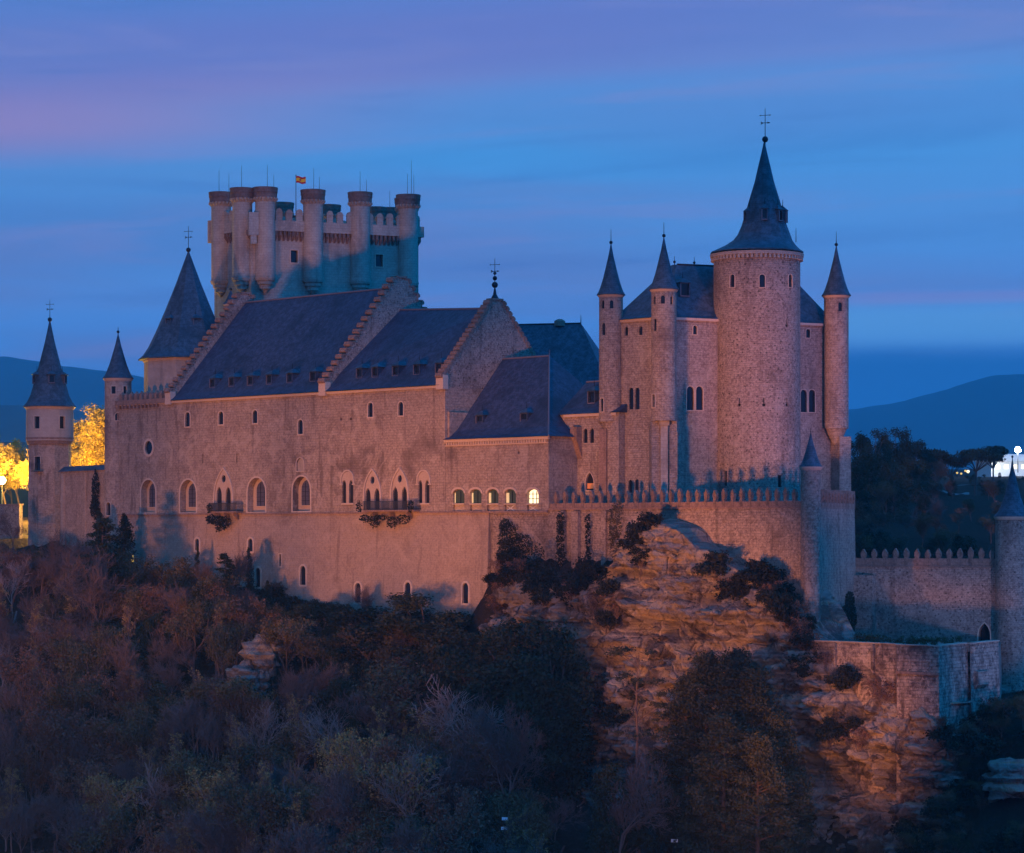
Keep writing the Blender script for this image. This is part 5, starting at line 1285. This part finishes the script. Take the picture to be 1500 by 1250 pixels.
for i in range(47):
    px = 190+i*9+rnd.uniform(-4, 4); Y = slopeY(px, rnd.uniform(1.3, 3.2)); k_ = rnd.choice(['shrub', 'brownshrub', 'shrub']); x = (px-CX)/FPX*Y
    tree(k_, (x, Y, terrain(x, Y)-.3), rnd.uniform(1.6, 3.0), 'dark green shrub along the foot of the palace wall' if k_ == 'shrub' else 'dry brown shrub along the foot of the palace wall', 'dark green shrubs along the wall foot' if k_ == 'shrub' else 'dry shrubs along the wall foot', 1.3)
for px, d in ((722, 1.5), (730, 1.0), (738, .6), (727, 2.6), (736, 2.2), (744, 1.6), (716, 3.2), (748, .8)):
    Y = slopeY(px, d); x = (px-CX)/FPX*Y; k_ = rnd.choice(['shrub', 'brownshrub'])
    tree(k_, (x, Y, terrain(x, Y)-.4), rnd.uniform(1.7, 2.6), 'dark green shrub at the bottom corner of the palace wall' if k_ == 'shrub' else 'dry brown shrub at the bottom corner of the palace wall', 'dark green shrubs at the wall corner' if k_ == 'shrub' else 'dry shrubs at the wall corner', 1.2)
# trees standing in front of the cliff
tree_px('thinpine', 938, 944, 268, 'thin tall pine with sparse layers before the cliff', wide=1.15)
tree_px('thinpine', 985, 1010, 266, 'leaning thin pine just right of the tallest thin one', wide=.9, var=2)
for i, (px, yt, Y, w_) in enumerate(((1005, 985, 262, .95), (1035, 950, 261, 1.1), (1072, 945, 259, 1.05), (1102, 970, 258, 1.1), (1140, 1040, 257, .95), (1060, 1040, 254, 1.1), (1110, 1070, 252, 1.1))):
    tree_px('evergreen', px, yt, Y, ['leftmost evergreen pine of the dense cluster before the cliff', 'second evergreen pine from the left in the cluster before the cliff', 'tallest evergreen pine of the cluster before the cliff', 'broad evergreen pine right of the tallest one', 'rightmost evergreen pine of the cluster, shorter than its neighbours', 'front left evergreen pine, lowest in the cluster before the cliff', 'front right evergreen pine at the foot of the cluster'][i], wide=w_)
tree_px('dark', 905, 1110, 262, 'small dark evergreen left of the thin pines at the cliff foot', wide=1.0)
tree_px('bare', 905, 1090, 258, 'bare tree over the small evergreen at the cliff foot', wide=.8)

# ------------------------------------------------------------------ thicket filling the slope (each a tree of its own)
BND = [(-50, 770), (0, 770), (60, 795), (110, 785), (150, 775), (195, 800), (250, 825), (330, 830), (395, 880), (430, 888), (520, 885), (600, 890), (650, 925), (700, 945), (800, 925), (850, 960), (862, 1060), (840, 1170), (900, 1190), (1200, 1215), (1260, 1160), (1500, 1150)]
ZON = [(170, 'left'), (420, 'left centre'), (640, 'centre'), (860, 'right centre'), (2000, 'right')]
def zone(px):
    for a, n_ in ZON:
        if px < a: return n_
KL = {'slim': ('slender upright half-bare tree in the thicket, %s of the slope', 'slender upright trees %s of the slope'), 'bare': ('bare leafless tree in the thicket, %s of the slope', 'bare trees %s of the slope'), 'barepale': ('pale-stemmed bare tree in the thicket, %s of the slope', 'pale bare trees %s of the slope'),
      'mid': ('olive-green tree in the thicket, %s of the slope', 'olive-green trees %s of the slope'), 'rust': ('brown-leaved tree in the thicket, %s of the slope', 'brown-leaved trees %s of the slope'),
      'dark': ('dark evergreen in the thicket, %s of the slope', 'dark evergreens %s of the slope'), 'gold': ('small golden tree in the thicket, %s of the slope', 'golden trees %s of the slope'),
      'brownshrub': ('dry brown shrub in the undergrowth, %s of the slope', 'dry shrubs %s of the slope'), 'shrub': ('dark green shrub in the undergrowth, %s of the slope', 'dark shrubs %s of the slope')}
R = random.Random(11); placed = 0
for d in [2.6, 5, 8, 11, 14, 17.5, 21, 24.5, 28, 31.5, 35, 38.5, 42]:
    px = -40+R.uniform(0, 20)
    while px < 800:
        step = R.uniform(26, 44); px += step
        dd = d+R.uniform(-1.6, 1.6)
        try: Y = slopeY(px, dd)
        except ZeroDivisionError: continue
        if px > 860 or (px > 760 and d > 26 and R.random() < .2): continue
        x = (px-CX)/FPX*Y; zg = terrain(x, Y); yb = HY-zg*FPX/Y
        if yb > 1420 or yb < BND[0][1]-30: continue
        if 335 < px < 425 and 925 < yb-60 < 1030 and R.random() < .9: continue     # rocky gap
        r_ = R.random()
        if px < 420: kind = 'bare' if r_ < .42 else 'mid' if r_ < .60 else 'rust' if r_ < .82 else 'dark' if r_ < .92 else 'barepale'
        elif px < 700: kind = 'dark' if (r_ < .30 and d < 18) else 'bare' if r_ < .45 else 'mid' if r_ < .66 else 'rust' if r_ < .86 else 'barepale'
        else: kind = 'dark' if d < 21 else ('bare' if r_ < .35 else 'dark' if r_ < .6 else 'rust' if r_ < .75 else 'mid')
        h = R.uniform(7.5, 13.5)*(1.0 if kind != 'dark' else .75); lim = (HY-(interp(px, BND)+R.uniform(0, 28)))/FPX*Y-zg
        if px > 790 and yb > 1170: lim = min(lim, (HY-1165)/FPX*Y-zg)
        h = min(h, lim)
        if h < 2.0: kind = 'brownshrub' if r_ < .5 else 'shrub'; h = max(1.0, min(2.2, h if h > 1 else 1.0))
        lb, gr = KL[kind]; tree(kind, (x, Y, zg-.1), h, lb % zone(px), gr % zone(px), R.uniform(.9, 1.3)); placed += 1
for i in range(110):
    px = R.uniform(-10, 800); d = R.uniform(12, 44); dd = d
    try: Y = slopeY(px, dd)
    except ZeroDivisionError: continue
    x = (px-CX)/FPX*Y; zg = terrain(x, Y); yb = HY-zg*FPX/Y
    if yb > 1400 or (px > 700 and d < 26): continue
    lim = (HY-(interp(px, BND)+R.uniform(40, 90)))/FPX*Y-zg; h = min(R.uniform(8.5, 13), lim)
    if 330 < px < 430 and HY-(zg+h)*FPX/Y < 1010: h = min(h, (HY-1020)/FPX*Y-zg)
    if h < 4: continue
    lb, gr = KL['slim']; tree('slim', (x, Y, zg-.1), h, lb % zone(px), gr % zone(px), R.uniform(.9, 1.2))
# low growth along the foot of the cliff and to the right of the bastion
for i in range(46):
    px = R.uniform(760, 1290); Y = R.uniform(240, 262); x = (px-CX)/FPX*Y; zg = terrain(x, Y); yb = HY-zg*FPX/Y
    kind = R.choice(['brownshrub', 'shrub', 'bare', 'mid', 'rust']); h = {'brownshrub': 2.2, 'shrub': 2.2}.get(kind, R.uniform(3, 5))
    lim = (HY-R.uniform(1175, 1225))/FPX*Y-zg; h = min(h, max(1, lim)); 
    if kind in ('bare', 'mid', 'rust') and h < 2.5: kind = 'brownshrub'
    lb, gr = KL[kind]; z_ = 'cliff foot'; tree(kind, (x, Y, zg-.1), h, (lb % 'below the cliff').replace(' of the slope', ''), (gr % 'below the cliff').replace(' of the slope', ''), 1.2)
for i in range(14):
    px = R.uniform(1330, 1500); py = R.uniform(1085 if px > 1370 else 1190, 1260)
    if px > 1448 and 1110 < py < 1185: continue
    p, n = cliff_at(px, py); kind = R.choice(['brownshrub', 'shrub', 'shrub', 'rust'])
    lb, gr = KL[kind]; tree(kind, (p.x+n.x*.2, p.y+n.y*.2, p.z-.5), R.uniform(1.4, 2.6) if kind != 'rust' else 3.2, (lb % 'below the bastion').replace(' of the slope', ''), (gr % 'below the bastion').replace(' of the slope', ''), 1.3)
# shrubs rooted in the cliff
CS = [((1045, 842), (1065, 860), (1085, 850), (1105, 842), (1120, 850), (1135, 862), (1150, 872), (1165, 885), (1095, 868), (1140, 890), (1075, 875), (1180, 905), (1193, 918), (1203, 930), (1188, 900), (1200, 905), (1212, 918), (1222, 932), (1207, 932), (1150, 905), (1120, 880)),
      ((935, 778), (925, 800), (930, 820), (950, 775), (880, 850), (890, 870), (860, 860), (845, 870), (870, 890), (840, 845), (905, 895), (885, 905), (820, 870), (800, 880), (790, 850), (780, 865)),
      ((745, 795), (755, 785), (765, 800), (745, 815), (775, 815), (740, 780), (735, 835)),
      ((870, 1020), (855, 1010), (885, 1028), (905, 1060), (930, 1020)),
      ((1180, 985), (1235, 1005), (1250, 1060), (1215, 1080), (1260, 1090), (1300, 1000), (1340, 1090), (1390, 1085), (1410, 1090), (1430, 1080), (1395, 1110), (1420, 1120), (1445, 1100))]
CLB = ['shrub on the rocks under the right part of the terrace wall', 'shrub hanging on the rocks under the middle of the terrace wall', 'shrub on the wall corner above the palace buttress', 'small shrub on a ledge halfway up the cliff', 'shrub growing from the rock below the bastion']
for g, L_ in enumerate(CS):
    for (px, py) in L_:
        p, n = cliff_at(px, py); k = 'shrub' if R.random() < .65 else 'brownshrub'
        tree(k, (p.x, p.y, p.z-.9), R.uniform(1.9, 3.3), ('dark green ' if k == 'shrub' else 'dry brown ')+CLB[g], ('dark green ' if k == 'shrub' else 'dry brown ')+CLB[g].replace('shrub', 'shrubs', 1), 1.15)
def ground_hit(px, py, y0=180, y1=420):
    y = y0
    while y < y1:
        if terrain((px-CX)/FPX*y, y) >= (HY-py)/FPX*y: return (px-CX)/FPX*y, y, terrain((px-CX)/FPX*y, y)
        y += .5
    return None
for i in range(75):
    px = R.uniform(1330, 1515); py = R.uniform(1025+max(0, 1465-px)*1.1, 1290); g = ground_hit(px, py)
    if not g or (1452 < px and 1105 < py < 1215): continue
    kind = R.choice(['shrub', 'brownshrub', 'shrub', 'mid', 'rust', 'dark']); lb, gr = KL[kind]
    tree(kind, (g[0], g[1], g[2]-.2), R.uniform(1.6, 3.0) if 'shrub' in kind else R.uniform(2.5, 4.2), (lb % 'right of the bastion').replace(' of the slope', ''), (gr % 'right of the bastion').replace(' of the slope', ''), 1.3)
# ivy curtains on walls
def ivy(F, blobs, u, label, mat='leaf_ivy', dens=85, size=.24, th=.5):
    m = MB(); a0 = blobs[0]; s_, z_ = F.hit(a0[0], a0[1], u); base_ = F.W(s_, u, z_)
    for (px, py, rx, ry) in blobs:
        s_, z_ = F.hit(px, py, u); s2, z2 = F.hit(px+rx, py-ry, u); rs = abs(s2-s_); rz = abs(z2-z_)
        for _ in range(int(dens*rs*rz*3.2)+10):
            a = R.uniform(0, 6.28); k = R.random()**.5*(1+.35*noise.noise(Vector((px+3*math.cos(a), py+3*math.sin(a), 1))))
            p = F.W(s_+math.cos(a)*rs*k, u-R.random()**1.5*th*(1.1-k*.6), z_+math.sin(a)*rz*k)
            b = rdir(R); c = b.orthogonal().normalized(); k2 = len(m.v); s = size*R.uniform(.6, 1.3)
            m.v += [tuple(p+b*s*.5), tuple(p+c*s*.35), tuple(p-b*s*.5), tuple(p-c*s*.35)]; m.f.append((k2, k2+1, k2+2, k2+3)); m.m.append(0)
    o = m.build('ivy', M[mat], loc=base_); return tag(o, label, 'ivy')
ivy(FH, [(318, 762, 14, 7), (310, 760, 8, 6), (330, 766, 9, 9), (322, 772, 6, 7)], -.7, 'dark plant hanging under the left palace balcony')
ivy(FH, [(536, 760, 8, 6), (550, 764, 8, 10), (575, 765, 7, 9), (592, 761, 9, 7), (560, 758, 10, 4)], -.7, 'dark plants hanging under the long double balcony')
ivy(FH, [(527, 742, 4, 8), (603, 742, 4, 9)], -1.1, 'climbing plant curling up both ends of the long balcony')
ivy(FH, [(308, 745, 4, 7)], -1.1, 'climbing plant at the left end of the single balcony')
ivy(FT, [(822, 765, 6, 16), (822, 790, 6, 24), (823, 825, 8, 24), (825, 855, 13, 22)], -.6, 'dark ivy strip running down the left terrace wall')
ivy(FT, [(862, 765, 3.5, 14), (862, 790, 3.5, 22), (862, 820, 4.5, 18)], -.55, 'narrow ivy streak right of the wide ivy strip')
ivy(FT, [(900, 755, 12, 12), (902, 775, 11, 18), (900, 795, 9, 22), (906, 742, 7, 9)], -.3, 'green creeper hanging from the terrace battlements', 'leaf_mid', 45)
ivy(FT, [(745, 785, 14, 22), (765, 797, 16, 16), (742, 808, 12, 20), (762, 815, 10, 12), (785, 845, 16, 14), (740, 770, 8, 10)], -.3, 'dark bushy ivy on the wall right of the palace corner buttress')
ivy(FT, [(933, 780, 12, 16), (926, 805, 12, 20), (845, 865, 30, 26), (880, 850, 26, 22), (800, 850, 26, 24), (860, 830, 14, 16), (895, 885, 16, 26), (790, 815, 10, 18)], -3.2, 'dark ivy mass covering the rocks below the terrace wall', dens=40, size=.3, th=1.6)
ivy(FW, [(141, 720, 5, 30), (140, 745, 7, 16)], -.2, 'dark creeper on the wall beside the palace corner turret')
ivy(FTS, [(1243, 880, 6, 14), (1236, 900, 8, 14), (1247, 905, 5, 20)], -.2, 'dark ivy on the side of the terrace wall')
# hedge on the bastion
m = MB(); Fhd = Frame.px(1243, 272.5, 1416, 266.5); L = (P(1416, 0, 266.5)-P(1243, 0, 272.5)).length
for i in range(70):
    s_ = R.uniform(0, L); c = Fhd.W(s_, R.uniform(-.4, .4), ZBt+R.uniform(-.5, .35)); leafcloud(m, c, (.5, .5, .4), 75, .16, R, .2)
tag(m.build('hedge', M['leaf_mid'], loc=Fhd.W(L/2, 0, ZBt-1)), 'long low hedge growing behind the bastion parapet', 'hedge')
m = MB(); m.plan([p.xy for p in (P(1196, 0, 269.5), P(1375, 0, 257.5), P(1460, 0, 269.5), P(1464, 0, 284), P(1255, 0, 291), P(1200, 0, 276))], ZBt-.896, ZBt-.88); tag(m.build('terrace_floor', M['pave']), kind='structure')
# rocks showing between the trees
for i, (px, py, d, rx, rz, lb) in enumerate(((385, 962, 16, 2.2, 2.3, 'pale rock face showing in the gap between the trees'), (362, 996, 18, 2.6, 2.0, 'lower pale rock in the gap between the trees'), (410, 942, 14, 1.7, 1.7, 'topmost small rock in the gap between the trees'))):
    Y = slopeY(px, d); q = P(px, py, Y); outcrop(q.x, q.y, q.z, rx, 2.5, rz, i*3.1, lb)
g = ground_hit(1484, 1165); outcrop(g[0], g[1], g[2]+.9, 2.8, 2.0, 2.0, 9.3, 'pale lilac boulder at the right edge below the bastion')

# ------------------------------------------------------------------ right background: hillside, pines, lit house
tcs = [(1256, 630, 440, 1.1), (1282, 624, 470, 1.2), (1312, 622, 500, 1.3), (1336, 640, 500, 1.2), (1270, 665, 420, 1.2), (1305, 672, 430, 1.3), (1255, 695, 390, 1.1), (1340, 668, 450, 1.1)]
for i, (px, yt, Y, w_) in enumerate(tcs):
    tree_px('dark', px, yt, Y, 'big dark evergreen in the clump on the hillside right of the towers', group='evergreen clump right of the towers', wide=w_*.9, ybase=yt+110)
for i, (px, yt, Y, w_) in enumerate(((1368, 656, 500, .95), (1392, 664, 520, .9), (1428, 655, 500, 1.2), (1455, 651, 520, .9), (1352, 700, 460, .9))):
    tree_px('umbrella', px, yt, Y, ['umbrella pine right of the dark evergreen clump', 'second umbrella pine, next to the far lights', 'widest umbrella pine left of the lit house', 'leaning umbrella pine against the glow of the lit house', 'low umbrella pine nearer the evergreen clump'][i], wide=w_*.95, ybase=yt+82)
for i in range(90):
    px = R.uniform(1245, 1520); Y = R.uniform(325, 640); x = (px-CX)/FPX*Y; zg = terrain(x, Y)
    kind = R.choice(['mid', 'mid', 'rust', 'bare', 'dark']); h = R.uniform(3.5, 7.5)
    yt = HY-(zg+h)*FPX/Y
    if yt < 700 and px > 1380: h = max(1.5, (HY-702)/FPX*Y-zg)
    tree(kind, (x, Y, zg-.1), h, {'dark': 'dark evergreen', 'mid': 'olive-green tree', 'rust': 'brown-leaved tree', 'bare': 'bare tree'}[kind]+' scattered on the shadowy hillside at right', {'dark': 'dark evergreens', 'mid': 'olive-green trees', 'rust': 'brown-leaved trees', 'bare': 'bare trees'}[kind]+' on the right hillside', 1.2)
for px0, px1, Y, py in ((1340, 1470, 560, 712), (1355, 1420, 500, 730)):
    m = MB(); pts = [(px0+(px1-px0)*i/24) for i in range(25)]; vs = []
    for i, px in enumerate(pts):
        for k in (0, 1):
            yy = Y+k*5+4*math.sin(i*.3); x = (px-CX)/FPX*yy; vs.append((x, yy, terrain(x, yy)+.35))
    m.add(vs, [(2*i, 2*i+2, 2*i+3, 2*i+1) for i in range(24)]); tag(m.build('path', M['path']), kind='structure')
hs = thing('lit_house', 'long pale modern building brightly floodlit at the right edge among pines', 'building', P(1490, 695, 720))
Fh = Frame.px(1452, 715, 1540, 722); _, z0 = Fh.hit(1480, 694); _, z1 = Fh.hit(1480, 676)
B = Bld(hs); m = MB(); m.box(Fh, 0, 18, 0, 8, z0-3, z1)
for k in range(5): px = 1462+k*12.5; B.win(Fh, px, 681, 687, 7, 'rect', .3, 'lit')
m.build('wall', M['whitewall'], hs, cutters=B.cut); B.finish()
m = MB(); m.box(Fh, -1, 19, -.6, 8.6, z1+.003, z1+.4); _, z2 = Fh.hit(1490, 662); m.box(Fh, 4.5, 17, 1.5, 7, z1+.403, z2-.6); m.build('roof', M['whitewall'], hs)
lp = thing('floodlight_mast', 'short mast with dazzling white floodlight beside the pale building', 'lamp', P(1490, 690, 700))
q = P(1491, 659, 705); m = MB(); m.tube((q.x, q.y, q.z-6), q, .12, .08, 6); m.build('mast', M['iron'], lp); m = MB(); m.ball(q, .8, 12); m.build('lamp_globe', M['whitelamp'], lp)
pd = bpy.data.lights.new('floodlight', 'POINT'); po = bpy.data.objects.new('floodlight', pd); COL.objects.link(po); po.location = q+Vector((0, -1.2, -.6)); pd.energy = 12000; pd.color = (.9, .95, 1); pd.shadow_soft_size = .5
for i, (px, py) in enumerate(((1402, 693), (1414, 690), (1418, 691), (1408, 694))):
    q = P(px, py, 690); l_ = thing('street_lamp', 'small distant street lamp left of the pale building', 'street lamp', (q.x, q.y, q.z-4), 'small distant street lamps'); m = MB(); m.tube((q.x, q.y, q.z-4), q, .06, .05, 5); m.build('pole', M['iron'], l_); m = MB(); m.ball(q, .28 if i != 2 else .42, 8); m.build('lamp_globe', M['amber'] if i != 2 else M['lit'], l_)

# ------------------------------------------------------------------ left background: lamp-lit trees
for i, (px, yt, Y, w_) in enumerate(((-15, 648, 425, 1.2), (8, 645, 432, 1.2), (28, 640, 440, 1.2), (48, 655, 428, 1.0), (112, 610, 415, 1.1), (138, 590, 420, 1.3), (155, 600, 432, 1.2), (172, 640, 440, 1.0), (-40, 640, 440, 1.2), (18, 668, 455, 1.2), (125, 640, 440, 1.2))):
    tree_px('yellow', px, yt, Y, ['yellow lamp-lit tree cut by the left edge', 'yellow lamp-lit tree by the bright lamp', 'tallest yellow lamp-lit tree left of the far tower', 'yellow lamp-lit tree touching the far left tower', 'lamp-lit tree right of the far left tower', 'tall rounded lamp-lit tree above the low wall', 'lamp-lit tree beside the corner turret', 'lamp-lit tree behind the corner turret', 'yellow tree beyond the left edge', 'yellow tree behind the bright lamp', 'lamp-lit tree low behind the joining wall'][i], wide=w_, ybase=742)
def slamp(px, py, Y, label, power, rr=.3):
    q = P(px, py, Y); l_ = thing('street_lamp', label, 'street lamp', (q.x, q.y, q.z-5)); m = MB(); m.tube((q.x, q.y, q.z-5), q, .09, .06, 6); m.build('pole', M['iron'], l_); m = MB(); m.ball(q, rr, 10); m.build('lamp_globe', M['lamp'], l_)
    pd = bpy.data.lights.new('lamp_light', 'POINT'); po = bpy.data.objects.new('lamp_light', pd); COL.objects.link(po); po.location = q+Vector((0, -3.5, 0)); pd.energy = power; pd.color = (1, .58, .10); pd.shadow_soft_size = 1.0
slamp(3, 704, 420, 'bright street lamp among yellow trees at the left edge', 30000, .6)
slamp(58, 705, 424, 'added fill lamp hidden behind the far left tower', 30000, .2)  # extra lamp added so the yellow trees glow more evenly
slamp(128, 705, 402, 'added fill lamp hidden low behind the joining wall', 42000, .2)  # another unseen lamp, added to fill the trees above the wall
slamp(-12, 735, 402, 'street lamp just outside the left edge near the garden wall', 12000, .2)

# small white information panels on the ground at bottom
for i, (px, py, Y) in enumerate(((740, 1199, 262), (739, 1213, 258), (988, 1231, 258))):
    q = P(px, py, Y); s_ = thing('sign_panel', ['small white panel at the cliff foot, the upper of two', 'small white panel at the cliff foot, the lower of two', 'small white panel below the evergreen cluster'][i], 'sign', (q.x, q.y, q.z-1.2))
    F = Frame((q.x, q.y), (1, 0)); m = MB(); m.box(F, -.33, .33, 0, .05, q.z-.2, q.z+.1); m.build('panel', M['sign'], s_); m = MB(); m.tube((q.x, q.y+.06, q.z-1.4), (q.x, q.y+.06, q.z), .04, .04, 5); m.build('post', M['iron'], s_)

# ------------------------------------------------------------------ haze
HAZE = 1.1e-4
if HAZE:
    m = MB(); m.add([(x, y, z) for z in (-78, 600) for (x, y) in ((-12500, -12500), (12500, -12500), (12500, 12500), (-12500, 12500))], [(0, 3, 2, 1), (4, 5, 6, 7), (0, 1, 5, 4), (1, 2, 6, 5), (2, 3, 7, 6), (3, 0, 4, 7)])
    hm = bpy.data.materials.new('haze'); hm.use_nodes = True; t = NT(hm.node_tree); t.n.clear(); o_ = t.node('ShaderNodeOutputMaterial'); v_ = t.node('ShaderNodeVolumePrincipled')
    v_.inputs['Density'].default_value = HAZE; v_.inputs['Color'].default_value = (.45, .85, 1.0, 1); v_.inputs['Anisotropy'].default_value = 0
    t.l.new(v_.outputs[0], o_.inputs['Volume']); tag(m.build('haze', hm), kind='stuff')
print('trees', NTREE[0], 'objects', len(bpy.data.objects))
